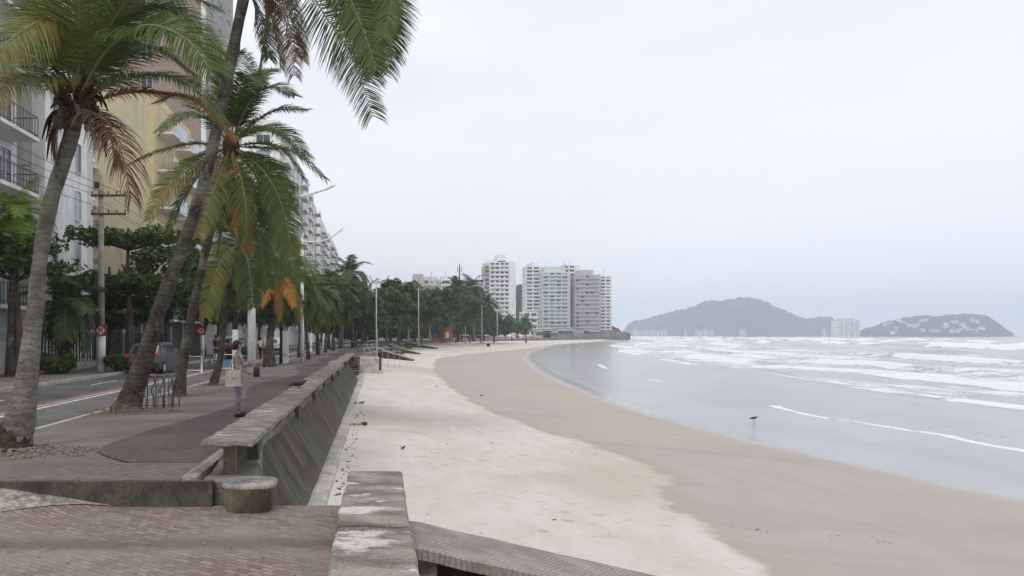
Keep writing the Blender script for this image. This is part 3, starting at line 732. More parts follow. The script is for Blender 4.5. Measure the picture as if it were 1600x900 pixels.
# palm A (nearest, left)
D = 12.4; base = Vector((G(27, 698).x, 12.4, 0))
pA = palm_thing('nearest coconut palm with pale trunk, dark root base and drooping brown fronds', base,
   [base + Vector((0, 0, -0.1)), Q(30, 660, D), Q(40, 610, D), Q(47, 550, D), Q(56, 480, D), Q(63, 400, D), Q(78, 320, D), Q(100, 250, D), Q(113, 205, D), Q(118, 165, D)],
   [0.27, 0.235, 0.185, 0.15, 0.122, 0.115, 0.118, 0.118, 0.12, 0.14], 'trunk', seed=3)
MB().tube([(0, 0, -0.12), (0.0, 0, 0.04), (0.01, 0, 0.14), (0.02, 0, 0.24), (0.03, 0, 0.33), (0.04, 0, 0.38)], [0.30, 0.29, 0.275, 0.265, 0.24, 0.19], 26, jitter=0.07, seed=4).obj('root_mass', 'root', pA, True)
cA = Q(118, 168, D)
def AQ(px, py, dd=0): return Q(px, py, D + dd)
specA = [
 ([(118,165,0),(112,80,-.1),(85,28,-.5),(30,52,-1.0),(-20,95,-1.4)], 'leaf_yellow', .85),
 ([(115,165,0),(80,130,-.3),(40,126,-.7),(-20,150,-1.2),(-70,200,-1.6)], 'leaf_yellow', .8),
 ([(118,160,0),(140,70,.2),(170,-20,.5),(190,-90,.8)], 'leaf', .95),
 ([(120,160,0),(160,75,.3),(225,15,.5),(290,25,.6),(345,85,.7)], 'leaf_dark', .9),
 ([(120,160,0),(185,70,.6),(260,50,1.0),(320,80,1.4),(352,130,1.6)], 'leaf_dark', .8),
 ([(120,165,0),(180,128,-.2),(245,118,-.3),(300,135,-.4),(348,190,-.4)], 'leaf', .62),
 ([(120,168,0),(190,146,.2),(250,146,.3),(310,160,.3),(365,215,.3)], 'leaf_orange', .52),
 ([(118,160,0),(90,60,.3),(40,-20,.7),(-30,-60,1.1)], 'leaf', .9),
 ([(118,160,0),(125,60,-.4),(120,-30,-.9),(100,-110,-1.2)], 'leaf', .95),
 ([(118,160,0),(165,50,-.4),(230,-30,-.8),(300,-50,-1.0)], 'leaf', .95),
 ([(118,165,0),(75,110,.6),(30,80,1.2),(-10,90,1.7)], 'leaf_dark', .7),
 ([(119,160,0),(150,40,.7),(200,-20,1.4),(260,-40,1.9)], 'leaf_dark', .9),
 ([(119,160,0),(105,70,.9),(70,10,1.8),(20,-20,2.6)], 'leaf_dark', .8),
 ([(119,160,0),(175,95,.9),(235,75,1.5),(300,115,1.9)], 'leaf', .9), ([(119,160,0),(165,80,-.6),(225,40,-1.1),(290,60,-1.4),(330,110,-1.5)], 'leaf', .85), ([(119,160,0),(175,30,.2),(250,-20,.3),(330,10,.4)], 'leaf_dark', .9),
]
for i, (pts, mt, lf) in enumerate(specA):
    frond(pA, L(pA, [AQ(*p) for p in pts]), mat_leaf=mt, leaf=lf * 1.05, n=125, width=0.019, gaps=.02, roll=(-35, -20, 30, 30, 25, 20, 15, -30, 0, 30, -20, 20, 0, 25, 35, 20)[i], droop=0.42 if mt != 'leaf_yellow' else 0.55, seed=i + 10,
          label={'leaf_orange': 'frond turning orange brown', 'leaf_yellow': 'yellowing frond'}.get(mt))
for i, (pts, lf) in enumerate([([(122,170,0),(165,188,-.3),(190,240,-.5),(205,310,-.5)], .95), ([(125,170,0),(150,180,.3),(172,215,.5),(185,262,.5)], .6), ([(110,170,0),(92,195,-.2),(86,225,-.2),(88,250,-.2)], .3)]):
    frond(pA, L(pA, [AQ(*p) for p in pts]), mat_leaf='leaf_dead', leaf=lf, n=46, width=0.024, droop=1.1, seed=i + 40, label='dead brown frond hanging down', gaps=0.15)
mb = MB(); rr = random.Random(3)
for i in range(46):
    a = rr.uniform(0, 6.28); c = cA + Vector((math.cos(a) * .1, math.sin(a) * .1, rr.uniform(-.15, .25)))
    e = c + Vector((math.cos(a) * rr.uniform(.18, .42), math.sin(a) * rr.uniform(.1, .35), rr.uniform(-.75, -.1) if i % 2 else rr.uniform(0, .4)))
    m1 = (c + e) / 2 + Vector((math.cos(a) * .08, math.sin(a) * .08, .1))
    mb.tube([p - pA.location for p in catmull([c, m1, e], 6)], [.035, .04, .035, .028, .02, .008], 5)
mb.obj('dry_sheath', 'fibre', pA)
for k, (px, py) in enumerate(((100, 178), (133, 182), (118, 192), (92, 190))):
    p = AQ(px, py, -0.2) - pA.location
    MB().ball(p, (.1, .1, .125), 10, 7).obj('coconut', 'coconut', pA, True)

# palm B (leaning across to the top edge)
D = 18.9; base = Vector((G(200, 640).x, 18.9, 0))
pB = palm_thing('tall dark trunked palm leaning right beside the bike rack', base,
   [base + Vector((0, 0, -.15)), Q(205, 620, D), Q(226, 560, D), Q(247, 490, D), Q(280, 400, D), Q(312, 310, D), Q(337, 210, D), Q(358, 110, D), Q(376, 20, D), Q(392, -50, D), Q(400, -90, D)],
   [0.36, 0.29, 0.215, 0.18, 0.155, 0.145, 0.14, 0.135, 0.13, 0.14, 0.15], 'trunk_dark', seed=8)
MB().tube([(-.05, 0, -0.12), (-.03, 0, 0.02), (0.0, 0, 0.16)], [0.42, 0.39, 0.30], 20, jitter=0.1, seed=4).obj('root_mass', 'bark', pB, True)
cB = (400, -85, 0)
specB = [
 ([cB,(455,-60,0),(505,20,-.3),(548,85,-.5),(583,182,-.6)], 'leaf_dark', .95),
 ([cB,(500,-95,.2),(570,-40,.3),(603,30,.3),(606,112,.3)], 'leaf_dark', .8),
 ([cB,(470,-60,.3),(530,-20,.6),(565,40,.8),(585,100,.9)], 'leaf', .85),
 ([cB,(480,-120,-.4),(560,-90,-.8),(610,-20,-1.0),(600,60,-1.1)], 'leaf', .7),
 ([cB,(410,-30,.2),(424,20,.3),(434,65,.4),(440,105,.4)], 'leaf_yellow', .55),
 ([cB,(415,-40,.2),(440,10,.3),(452,60,.3),(460,118,.3)], 'leaf_dead', .7),
 ([cB,(405,-50,.4),(415,5,.7),(412,60,.8),(404,112,.8)], 'leaf_dark', .65),
 ([cB,(340,-90,-.2),(290,-50,-.4),(255,10,-.5),(232,60,-.5)], 'leaf_dark', .95),
 ([cB,(440,-180,.4),(470,-220,.8),(500,-240,.9)], 'leaf', .8),
 ([cB,(385,-45,.8),(395,0,1.4),(412,50,1.6),(420,90,1.6)], 'leaf_dark', .7),
 ([cB,(410,-160,.4),(440,-200,.8),(520,-210,1.2)], 'leaf', .9),
 ([cB,(370,-180,.4),(310,-220,.8),(230,-200,1.2)], 'leaf', .9),
 ([cB,(420,-40,.9),(440,0,1.2),(455,50,1.4),(466,90,1.4)], 'leaf_dead', .7),
 ([cB,(470,-90,-.2),(530,-30,-.5),(565,40,-.7),(588,110,-.8)], 'leaf', 1.0), ([cB,(490,-60,.6),(540,0,.9),(572,60,1.0),(580,120,1.0)], 'leaf_dark', 1.0),
 ([cB,(510,-110,-.2),(580,-60,-.3),(612,10,-.3),(614,85,-.3)], 'leaf_dark', .9), ([cB,(430,-50,0),(455,0,.2),(468,50,.3),(476,95,.3)], 'leaf_dead', .6),
 ([cB,(340,-120,.6),(300,-110,1.0),(260,-80,1.2),(240,-30,1.2)], 'leaf', .9), ([cB,(480,-100,.9),(545,-60,1.4),(585,0,1.6),(600,60,1.6)], 'leaf_dark', 1.0),
]
for i, (pts, mt, lf) in enumerate(specB):
    frond(pB, L(pB, [Q(a, b_, D + c_) for a, b_, c_ in pts]), mat_leaf=mt, leaf=lf * 1.15, n=110, width=0.026 if mt != 'leaf_dead' else .017, droop=0.26 if mt != 'leaf_dead' else .9, gaps=.02 if mt != 'leaf_dead' else .3, seed=i + 70, roll=(85, 70, 60, 80, 50, 85, 70, -60, 40, 60, 0, 0, 70, 75, 85, 75, 60, 60, 80)[i],
          label={'leaf_dead': 'dead brown frond hanging down', 'leaf_yellow': 'yellowing frond'}.get(mt))
MB().ball(Q(398, -85, D) - pB.location, (.28, .28, .5), 12, 8, jit=.15).obj('dry_sheath', 'fibre', pB)

# palm C
D = 23.3; base = Vector((G(279, 618).x, 23.3, 0))
pC = palm_thing('full green palm behind the leaning one, its straight thin trunk rising right', base,
   [base + Vector((0, 0, -.15)), Q(283, 585, D), Q(292, 530, D), Q(306, 460, D), Q(322, 390, D), Q(338, 320, D), Q(352, 265, D), Q(360, 225, D)],
   [0.22, 0.165, 0.135, 0.125, 0.12, 0.115, 0.12, 0.14], 'trunk_dark', seed=12)
cC = (360, 228, 0)
specC = [
 ([cC,(400,190,-.3),(435,172,-.5),(478,172,-.7)], 'leaf_dark', .75), ([cC,(410,232,0),(460,238,0),(508,280,0)], 'leaf', .85),
 ([cC,(400,255,-.6),(430,295,-1.0),(448,350,-1.2),(455,395,-1.2)], 'leaf', .9), ([cC,(300,225,0),(245,238,0),(200,258,0)], 'leaf_dark', .8),
 ([cC,(310,255,-.3),(265,290,-.6),(232,345,-.7)], 'leaf_yellow', .8), ([cC,(350,160,.2),(335,110,.3),(330,85,.4)], 'leaf_bright', .7),
 ([cC,(390,170,.3),(410,120,.5),(425,110,.7)], 'leaf', .8), ([cC,(320,180,.2),(280,150,.4),(245,160,.6)], 'leaf_dark', .8),
 ([cC,(375,270,-.8),(385,330,-1.2),(380,385,-1.3)], 'leaf', .85), ([cC,(345,270,-.8),(325,320,-1.1),(310,370,-1.2)], 'leaf_yellow', .8),
 ([cC,(390,250,.6),(420,275,1.2),(440,330,1.4)], 'leaf_dark', .8), ([cC,(330,240,.8),(295,250,1.4),(270,290,1.7)], 'leaf_dark', .8),
 ([cC,(370,160,-.5),(385,120,-1.0),(410,130,-1.5)], 'leaf', .8), ([cC,(395,205,.9),(430,205,1.6),(462,232,2.0)], 'leaf_dark', .75),
 ([cC,(330,190,-.7),(290,180,-1.2),(250,205,-1.6)], 'leaf', .8),
 ([cC,(345,165,-.2),(352,110,-.4),(375,80,-.6)], 'leaf', .9), ([cC,(380,165,.5),(395,125,1.0),(385,85,1.4)], 'leaf_dark', .9), ([cC,(405,250,-.2),(435,285,-.4),(455,330,-.5)], 'leaf', .9),
 ([cC,(400,275,.5),(425,330,.8),(445,395,.9)], 'leaf', .95), ([cC,(380,280,.2),(400,340,.3),(412,410,.3)], 'leaf_dark', .95), ([cC,(355,280,.8),(350,335,1.2),(342,395,1.3)], 'leaf_dark', .9),
 ([cC,(320,265,.5),(285,310,.8),(262,365,.9)], 'leaf_dark', .9), ([cC,(400,200,-.9),(440,205,-1.5),(480,245,-1.9)], 'leaf', .8), ([cC,(390,160,-.8),(425,135,-1.3),(460,150,-1.7)], 'leaf_dark', .8),
 ([cC,(410,225,.6),(445,238,1.0),(478,285,1.2)], 'leaf_dark', .75),
]
for i, (pts, mt, lf) in enumerate(specC):
    frond(pC, L(pC, [Q(a, b_, D + c_) for a, b_, c_ in pts]), mat_leaf=mt, leaf=lf * .92, n=92, width=0.028, gaps=.02, roll=(25, 20, 60, -20, -55, 0, 20, -20, 70, -70, 30, -30, 10, 20, -20, 10, 10, 40, 60, 70, -60, -50, 20, 20, 30)[i], droop=0.38, seed=i + 100,
          label={'leaf_yellow': 'yellowing frond'}.get(mt))
frond(pC, L(pC, [Q(a, b_, D - .8) for a, b_ in ((362, 240), (372, 290), (378, 340), (388, 392))]), mat_leaf='leaf_orange', leaf=.6, n=40, width=.05, droop=1.2, seed=5, label='orange dying frond hanging down')
MB().ball(Q(360, 232, D) - pC.location, (.25, .25, .42), 12, 8, jit=.15).obj('dry_sheath', 'fibre', pC)
# palm D
D = 28.8; base = Vector((G(332, 600).x, 28.8, 0))
pD = palm_thing('shorter palm leaning right with a curved dark trunk behind the standing person', base,
   [base + Vector((0, 0, -.12)), Q(338, 585, D), Q(345, 555, D), Q(348, 520, D), Q(354, 470, D), Q(363, 420, D), Q(374, 385, D)],
   [0.19, 0.15, 0.12, 0.112, 0.11, 0.11, 0.125], 'trunk_dark', seed=15)
cD = (374, 382, 0)
specD = [
 ([cD,(415,350,0),(445,365,0),(468,415,0)], 'leaf', .85), ([cD,(330,350,0),(295,370,0),(272,430,0)], 'leaf_yellow', .85),
 ([cD,(395,395,-.8),(412,420,-1.1),(420,450,-1.2)], 'leaf', .8), ([cD,(350,400,-.8),(330,450,-1.2),(322,495,-1.3)], 'leaf_yellow', .8),
 ([cD,(390,330,.3),(410,300,.5),(440,300,.8)], 'leaf', .8), ([cD,(355,330,.3),(330,305,.6),(300,320,.8)], 'leaf', .8),
 ([cD,(372,320,-.5),(375,290,-1),(385,290,-1.4)], 'leaf', .8), ([cD,(420,385,.9),(450,410,1.6),(466,460,2.0)], 'leaf_dark', .8),
 ([cD,(335,380,1.0),(305,405,1.7),(290,450,2.0)], 'leaf_dark', .8),
 ([cD,(410,360,-.5),(445,385,-.8),(470,440,-.9)], 'leaf', .9), ([cD,(405,375,.5),(425,400,.8),(440,440,.9)], 'leaf', .9), ([cD,(385,405,.8),(396,440,1.0),(402,470,1.1)], 'leaf', .8),
 ([cD,(345,345,-.5),(315,345,-.9),(290,385,-1.1)], 'leaf_dark', .9), ([cD,(360,410,.6),(348,450,.9),(340,500,1)], 'leaf_yellow', .9), ([cD,(400,330,-.6),(425,320,-1),(450,345,-1.3)], 'leaf_dark', .9), ([cD,(385,400,-1),(392,440,-1.4),(396,480,-1.5)], 'leaf_dark', .8),
]
for i, (pts, mt, lf) in enumerate(specD):
    frond(pD, L(pD, [Q(a, b_, D + c_) for a, b_, c_ in pts]), mat_leaf=mt, leaf=lf * .92, n=80, width=0.032, gaps=.02, roll=(35, -35, 60, -60, 20, -20, 0, 40, -40, 70, 35, 60, 70, -30, -70, 20)[i % 16], droop=0.4, seed=i + 130)

D = 46; base = Vector((G(420, 572).x, 46, 0))
pE = palm_thing('low palm with bright orange dying fronds left of the square white post', base,
   [base + Vector((0, 0, -.12)), Q(421, 562, D), Q(421, 545, D), Q(424, 510, D), Q(430, 470, D), Q(433, 455, D)], [0.42, 0.36, 0.24, 0.2, 0.19, 0.2], 'trunk_dark', seed=18)
cE = (433, 450, 0)
for i, (pts, mt, lf) in enumerate([
 ([cE,(415,430,0),(398,440,0),(388,480,0)], 'leaf', .9), ([cE,(455,425,0),(478,440,0),(492,485,0)], 'leaf', .9), ([cE,(440,405,0),(455,385,0),(475,385,0)], 'leaf', .9),
 ([cE,(422,405,0),(405,390,0),(385,395,0)], 'leaf_yellow', .9), ([cE,(432,400,.5),(430,375,1),(425,360,1.5)], 'leaf', .9), ([cE,(424,446,-1),(415,456,-1.6),(407,478,-1.8)], 'leaf_flame', .55),
 ([cE,(438,443,-1),(450,452,-1.6),(459,478,-1.8)], 'leaf_flame', .55), ([cE,(432,450,-1.2),(436,470,-1.7),(438,500,-1.8)], 'leaf_orange', .55), ([cE,(446,440,.5),(462,460,1),(470,500,1.2)], 'leaf_orange', .7),
 ([cE,(410,440,.8),(396,465,1.4),(392,505,1.6)], 'leaf_yellow', .8), ([cE,(455,410,-.8),(480,410,-1.4),(500,440,-1.7)], 'leaf', .9), ([cE,(415,415,-.8),(395,415,-1.5),(378,445,-1.9)], 'leaf', .9)]):
    frond(pE, L(pE, [Q(a, b_, D + c_) for a, b_, c_ in pts]), mat_leaf=mt, leaf=lf * 1.2, n=84, width=0.032, gaps=.05, roll=(30, -30, 20, -20, 10, -60, 60, 70, 50, -40, 20, -20)[i], droop=0.5, seed=i + 160,
          label={'leaf_flame': 'bright orange dying frond', 'leaf_orange': 'rusty orange frond', 'leaf_yellow': 'yellowing frond'}.get(mt))
# generic palms
def crown_mb(nf, Lf, seed, mats_droop=0.5, leaf=0.8, n=46, width=0.05, up=75, down=-45):
    rr = random.Random(seed); out = MB()
    for i in range(nf):
        az = i * 2.399 + rr.uniform(-.3, .3); t = i / (nf - 1)
        el = R(lerp(up, down, t ** 0.9) + rr.uniform(-8, 8)); l = Lf * rr.uniform(.85, 1.1)
        pts = [Vector((0, 0, 0))]; e = el
        for k in range(4):
            pts.append(pts[-1] + Vector((math.cos(az) * math.cos(e), math.sin(az) * math.cos(e), math.sin(e))) * l / 4)
            e -= R(rr.uniform(18, 30)) * (0.5 + math.cos(el) * .7)
            e = max(e, R(-86))
        m = frond_mesh(pts, n=n, leaf=leaf, width=width, droop=mats_droop, seed=seed * 50 + i, r0=.03)
        b = len(out.v); out.v += m.v; out.f += [tuple(b + q for q in f) for f in m.f]; out.mi += m.mi
    return out
def generic_palm(seed, H, lean, leafm, nf=17, Lf=2.9, dead=2, deadm='leaf_dead', width=.052, leaf=.95):
    r = empty('coconut_palm', (0, 0, 0))
    top = Vector((lean[0], lean[1], H))
    P = catmull([(0, 0, -.1), (lean[0] * .25, lean[1] * .25, H * .35), (lean[0] * .65, lean[1] * .65, H * .7), top], 18)
    MB().tube(P, [lerp(.22, .13, min(1, i / 5)) if i < 6 else .13 for i in range(18)], 9, jitter=.05, seed=seed).obj('trunk', 'trunk_dark', r, True)
    c = crown_mb(nf, Lf, seed, width=width, leaf=leaf).obj('crown', [leafm, 'rachis'], r, fixn=False); c.location = top
    rr = random.Random(seed + 1)
    for k in range(dead):
        a = rr.uniform(0, 6.28)
        pts = [Vector((0, 0, 0)), Vector((math.cos(a) * .7, math.sin(a) * .7, -.15)), Vector((math.cos(a) * 1.1, math.sin(a) * 1.1, -1.0)), Vector((math.cos(a) * 1.2, math.sin(a) * 1.2, -2.1))]
        f = frond(r, pts, name='dead_frond', mat_leaf=deadm, leaf=.6, n=30, width=width, droop=1.1, seed=seed + k); f.location = top
    return r
protos = [generic_palm(201, 4.6, (.35, 0), 'leaf', 24, 2.9, 3, 'leaf_orange'), generic_palm(202, 6.2, (.6, -.2), 'leaf_dark', 25, 3.0, 2),
          generic_palm(203, 5.2, (-.2, .2), 'leaf', 24, 2.8, 2), generic_palm(204, 7.6, (.3, 0), 'leaf_dark', 22, 3.0, 1)]
used = set()
def place(protolist, used, k, loc, rz, sc, label, cat, group):
    o = protolist[k]
    if k in used: o = copy_tree(protolist[k])
    used.add(k)
    o.location = loc; o.rotation_euler = (0, 0, rz); o.scale = (sc, sc, sc)
    return tag(o, label, cat, group)
PG = 'coconut palms along the promenade'
for (px, d, k, rz, sc, lab) in [
  (369, 46.5, 2, 0.4, 1.15, 'upright palm whose dark trunk rises straight above the white post behind the standing person'),
  (441, 51, 2, 1.9, .92, 'palm with a thin dark trunk against the left side of the square white post'),
  (482, 58, 1, 3.6, .80, 'palm just right of the tall white pole with a dark lower trunk'),
  (468, 66, 2, 5.1, 1.0, 'green palm standing behind the tall white pole'),
  (497, 72, 0, 2.3, 1.05, 'palm with orange tinged fronds above the distant person in blue'),
  (508, 82, 1, 1.1, .95, 'tall palm rising just past the distant person in blue'),
  (520, 92, 2, 4.4, 1.25, 'broad palm over the far end of the bench row'),
  (531, 104, 3, .7, 1.0, 'dark palm sticking up above the tree line at the end of the promenade row'),
  (551, 112, 3, 2.7, 1.35, 'tallest dark palm with fronds against the sky left of the lamp'),
  (566, 125, 1, 5.9, 1.25, 'palm directly left of the slim lamp post on the beach edge'),
  (604, 165, 3, 1.4, 1.35, 'dark palm crown just right of the slim lamp post'),
  (716, 235, 3, 2.2, 2.0, 'far palm under the telecom mast'),
  (739, 255, 3, 4.0, 2.2, 'far tall palm nearest the left side of the first tower'),
  (754, 262, 1, 0.2, 1.9, 'far palm in front of the first tower'),
  (800, 300, 1, 3.0, 1.25, 'small far palm at the foot of the first tower'),
  (822, 300, 2, 1.0, 1.5, 'isolated palm standing on the far sand beyond the other trees')]:
    X = (px - PVX) / FOC * d
    place(protos, used, k, (X, d, 0 if px < 815 else -1.0), rz, sc, lab, 'palm tree', PG)
# palms across the street
o = generic_palm(210, 6.9, (.2, 0), 'leaf_bright', 26, 1.9, 0, leaf=.65, width=.026); tag(o, 'bright yellow green palm at the left edge across the street', 'palm tree', PG); o.location = (G(18, 588, -.0).x, 34, 0)
o2 = generic_palm(211, 3.2, (.1, 0), 'leaf_dark', 15, 2.4, 1); tag(o2, 'dark low palm growing out of the green hedge across the street', 'palm tree', PG); o2.location = (Q(100, 500, 37).x, 37, 0)

# ------------------------------------------------------------------ broadleaf trees
def leaf_cloud(centers, per, leafsz, seed):
    rr = random.Random(seed); mb = MB(); V = mb.v; F = mb.f
    for (c, rx, rz_) in centers:
        for i in range(per):
            while True:
                p = Vector((rr.uniform(-1, 1), rr.uniform(-1, 1), rr.uniform(-1, 1)))
                if .25 < p.length < 1: break
            q = Vector((c[0] + p.x * rx, c[1] + p.y * rx, c[2] + p.z * rz_))
            s = leafsz * rr.uniform(.6, 1.3)
            a = Vector((rr.gauss(0, 1), rr.gauss(0, 1), rr.gauss(0, .55))).normalized(); n_ = Vector((rr.gauss(0, .6), rr.gauss(0, .6), 1)).normalized()
            b_ = n_.cross(a).normalized() * s * .32; a = a * s * .6; k = len(V)
            V += [tuple(q - a), tuple(q + b_), tuple(q + a), tuple(q - b_)]; F.append((k, k + 1, k + 2, k + 3)); mb.mi.append(0)
    return mb
def tree_proto(name, seed, H, Rw, leafm, kind='round', per=150, leafsz=.42, nclump=42, trunkm='bark', trunk_r=.22, layers=None):
    rr = random.Random(seed); r = empty(name, (0, 0, 0)); C = []; mb = MB()
    if layers:
        mb.tube(catmull([(0, 0, -.1), (.1, 0, H * .3), (-.05, .1, H * .6), (0, 0, H * .95)], 10), [lerp(trunk_r, .06, i / 9) for i in range(10)], 9, jitter=.06)
        for (zl, rl) in layers:
            nb = 8
            for k in range(nb):
                a = k * 2 * math.pi / nb + rr.uniform(-.3, .3); l = rl * rr.uniform(.65, 1)
                e = Vector((math.cos(a) * l, math.sin(a) * l, zl + rr.uniform(-.1, .2)))
                mb.tube(catmull([(0, 0, zl - .5), e * .5 + Vector((0, 0, zl * .5 - .15)), e], 6), [.07, .06, .05, .04, .03, .02], 5)
                for t in (.45, .75, 1.0):
                    C.append(((e.x * t + rr.uniform(-.3, .3), e.y * t + rr.uniform(-.3, .3), e.z + rr.uniform(-.1, .25)), rl * .30, .30))
    else:
        mb.tube(catmull([(0, 0, -.1), (rr.uniform(-.15, .15), 0, H * .2), (rr.uniform(-.2, .2), 0, H * .45), (0, 0, H * .75)], 9), [lerp(trunk_r, .07, i / 8) for i in range(9)], 9, jitter=.06)
        for k in range(nclump):
            a = rr.uniform(0, 6.28); u = rr.uniform(-.75, 1); rad = Rw * math.sqrt(max(0, 1 - u * u * .85)) * rr.uniform(.45, 1.0)
            c = Vector((math.cos(a) * rad, math.sin(a) * rad, H * .66 + u * H * .30))
            C.append((c, Rw * rr.uniform(.20, .34), H * rr.uniform(.06, .11)))
            if k % 3 == 0:
                s = Vector((0, 0, H * rr.uniform(.25, .5))); mb.tube(catmull([s, (s + c) / 2 + Vector((0, 0, -.2)), c], 6), [.09, .075, .06, .045, .03, .015], 5)
    mb.obj('trunk', trunkm, r, True)
    leaf_cloud(C, per, leafsz, seed).obj('crown', leafm, r, fixn=False)
    return r
T = [tree_proto('street_tree', 301, 9, 4.0, 'leaf_tree'), tree_proto('street_tree', 302, 10, 4.2, 'leaf_tree2', trunkm='bark_pale'), tree_proto('street_tree', 303, 8, 3.6, 'leaf_tree', nclump=36),
     tree_proto('street_tree', 304, 10, 3.8, 'leaf_tree2', trunkm='bark_pale', nclump=34)]
tused = set(); TG = 'leafy trees behind the beach and along the street'
tl = [
 # px, top y, d, proto, label
 (604, 452, 150, 0, 'dark leafy tree just right of the slim beach lamp'), (622, 440, 160, 2, 'leafy tree with a leaning pale trunk right of the slim beach lamp'),
 (638, 446, 185, 1, 'olive leafy tree below the boxy beige rooftop'), (655, 458, 165, 0, 'dark tree right behind the second beach lamp'),
 (672, 450, 215, 3, 'brownish olive tree right of the second beach lamp'), (690, 455, 195, 2, 'dark tree above the left end of the red kiosk'),
 (704, 446, 235, 1, 'olive tree above the red kiosk, left of the mast'), (722, 462, 225, 0, 'dark tree below the telecom mast'),
 (742, 462, 265, 3, 'olive tree behind the two distant lamp posts'), (757, 482, 280, 2, 'dark tree in front of the foot of the first tower'),
 (772, 490, 300, 0, 'dark tree beneath the middle of the first tower'), (790, 500, 315, 1, 'small olive tree right of the first tower foot'),
 (806, 506, 330, 2, 'small dark tree in front of the low wooded hill'), (818, 512, 350, 3, 'smallest olive tree at the right end of the tree line'),
 (575, 470, 135, 0, 'dark tree behind the base of the slim beach lamp'), (556, 455, 128, 2, 'dark tree under the tallest dark palm'),
 (536, 440, 118, 1, 'olive tree behind the end of the palm row'), (514, 430, 106, 0, 'dark tree in front of the stepped white towers'),
 (588, 462, 175, 1, 'olive tree hidden behind the slim beach lamp'), (648, 462, 235, 2, 'dark distant tree between the first two beach lamps'),
 (612, 470, 215, 3, 'olive distant tree in the gap right of the slim lamp'), (680, 470, 250, 1, 'olive distant tree at the kiosk roof edge'),
]
rr = random.Random(77)
for (px, ty, d, k, lab) in tl:
    X = (px - PVX) / FOC * d; H = CAMZ + (PVY - ty) / FOC * d; h0 = (9, 10, 8, 10)[k]
    place(T, tused, k, (X, d, 0), rr.uniform(0, 6.28), H / h0, lab, 'tree', TG)
sl = ['street tree behind the layered almond tree', 'street tree right of the parked car', 'street tree behind the red shop front', 'street tree behind the standing person',
      'street tree left of the white light pole', 'street tree right of the white light pole', 'street tree in the dark gap beyond the square white post', 'street tree at the far end of the dark row', 'farthest street tree before the stepped towers', 'last tree of the far pavement row']
for i, (x, y, h) in enumerate([(-15.2, 58, 8.2), (-14.6, 68, 7.2), (-15.8, 80, 8.4), (-14.8, 93, 7.6), (-15.5, 106, 8.6), (-14.5, 122, 9), (-15.5, 140, 9.5), (-14.5, 165, 10), (-13, 190, 11), (-10, 215, 12)]):
    k = (0, 2, 0, 3, 2, 0, 1, 2, 0, 1)[i]
    place(T, tused, k, (x, y, 0), rr.uniform(0, 6.28), h / (9, 10, 8, 10)[k], sl[i] + ' across the street', 'tree', TG)
o = tree_proto('almond_tree', 311, 6.2, 2.4, 'leaf_almond', layers=[(4.6, 2.5), (5.6, 2.2)], per=45, leafsz=.30, trunk_r=.26)
o.location = (Q(25, 500, 34.5).x, 34.5, 0); tag(o, 'layered almond tree with a dark trunk at the left edge', 'tree', TG)
o = tree_proto('almond_tree', 312, 8.0, 3.4, 'leaf_almond', layers=[(4.5, 3.4), (6.9, 3.4)], per=75, leafsz=.32, trunk_r=.24)
o.location = (Q(196, 500, 43).x, 43.5, 0); tag(o, 'layered almond tree with open horizontal branches behind the utility pole', 'tree', TG)
o = tree_proto('almond_tree', 313, 6.0, 3.0, 'leaf_almond', layers=[(2.6, 2.4), (3.6, 3.0), (4.7, 2.8)], per=80, leafsz=.32, trunk_r=.2)
o.location = (Q(120, 500, 41).x, 46, 0); tag(o, 'dense dark almond tree behind the picket fence', 'tree', TG)
ul = ['just left of the slim beach lamp', 'behind the slim beach lamp', 'right of the slim beach lamp', 'behind the nearest boat ramp wall', 'left of the second beach lamp', 'behind the second beach lamp', 'left of the red kiosk', 'behind the red kiosk', 'right of the red kiosk', 'between the two distant lamps', 'behind the farthest beach lamp', 'right of the farthest beach lamp', 'at the far end of the promenade', 'where the palm row ends']
TB = [tree_proto('shade_fill_shrub', 321, 5.5, 4.5, 'leaf_tree', nclump=46, per=120, leafsz=.5)]  # added to fill in the dark shade beneath the far trees
tb_used = set()
for i, (px, d) in enumerate([(570, 190), (590, 200), (608, 215), (626, 225), (644, 235), (660, 245), (676, 270), (694, 285), (712, 290), (734, 295), (752, 300), (772, 318), (552, 180), (534, 170)]):
    place(TB, tb_used, 0, (Q(px, 0, d).x, d, -1.6), i * 1.3, 1.15 + .25 * (i % 3), 'low dense shrub added for the dark tree shade ' + ul[i], 'shrub', 'added shrubs filling the shade under the far trees')
# hedges
def hedge(label, px, d, w, h, dep, seed):
    rr = random.Random(seed); C = [((rr.uniform(-w / 2, w / 2) * .85, rr.uniform(-dep / 2, dep / 2) * .8, rr.uniform(.25, h - .25)), .28, .26) for _ in range(26)]
    r = empty('clipped_bush', (Q(px, 500, d).x, d, 0), 0, label, 'bush', 'clipped bushes on the far pavement')
    MB().ball((0, 0, h * .45), (w * .42, dep * .4, h * .42), 12, 8, jit=.1).obj('stem', 'bark', r)
    leaf_cloud(C, 120, .13, seed).obj('foliage', 'hedge', r, fixn=False)
hedge('large green bush at the foot of the hedge palm, left of the utility pole', 86, 36.5, 1.5, 1.05, 1.1, 5)
hedge('small round green bush right of the utility pole', 186, 39, 1.15, .85, .9, 6)

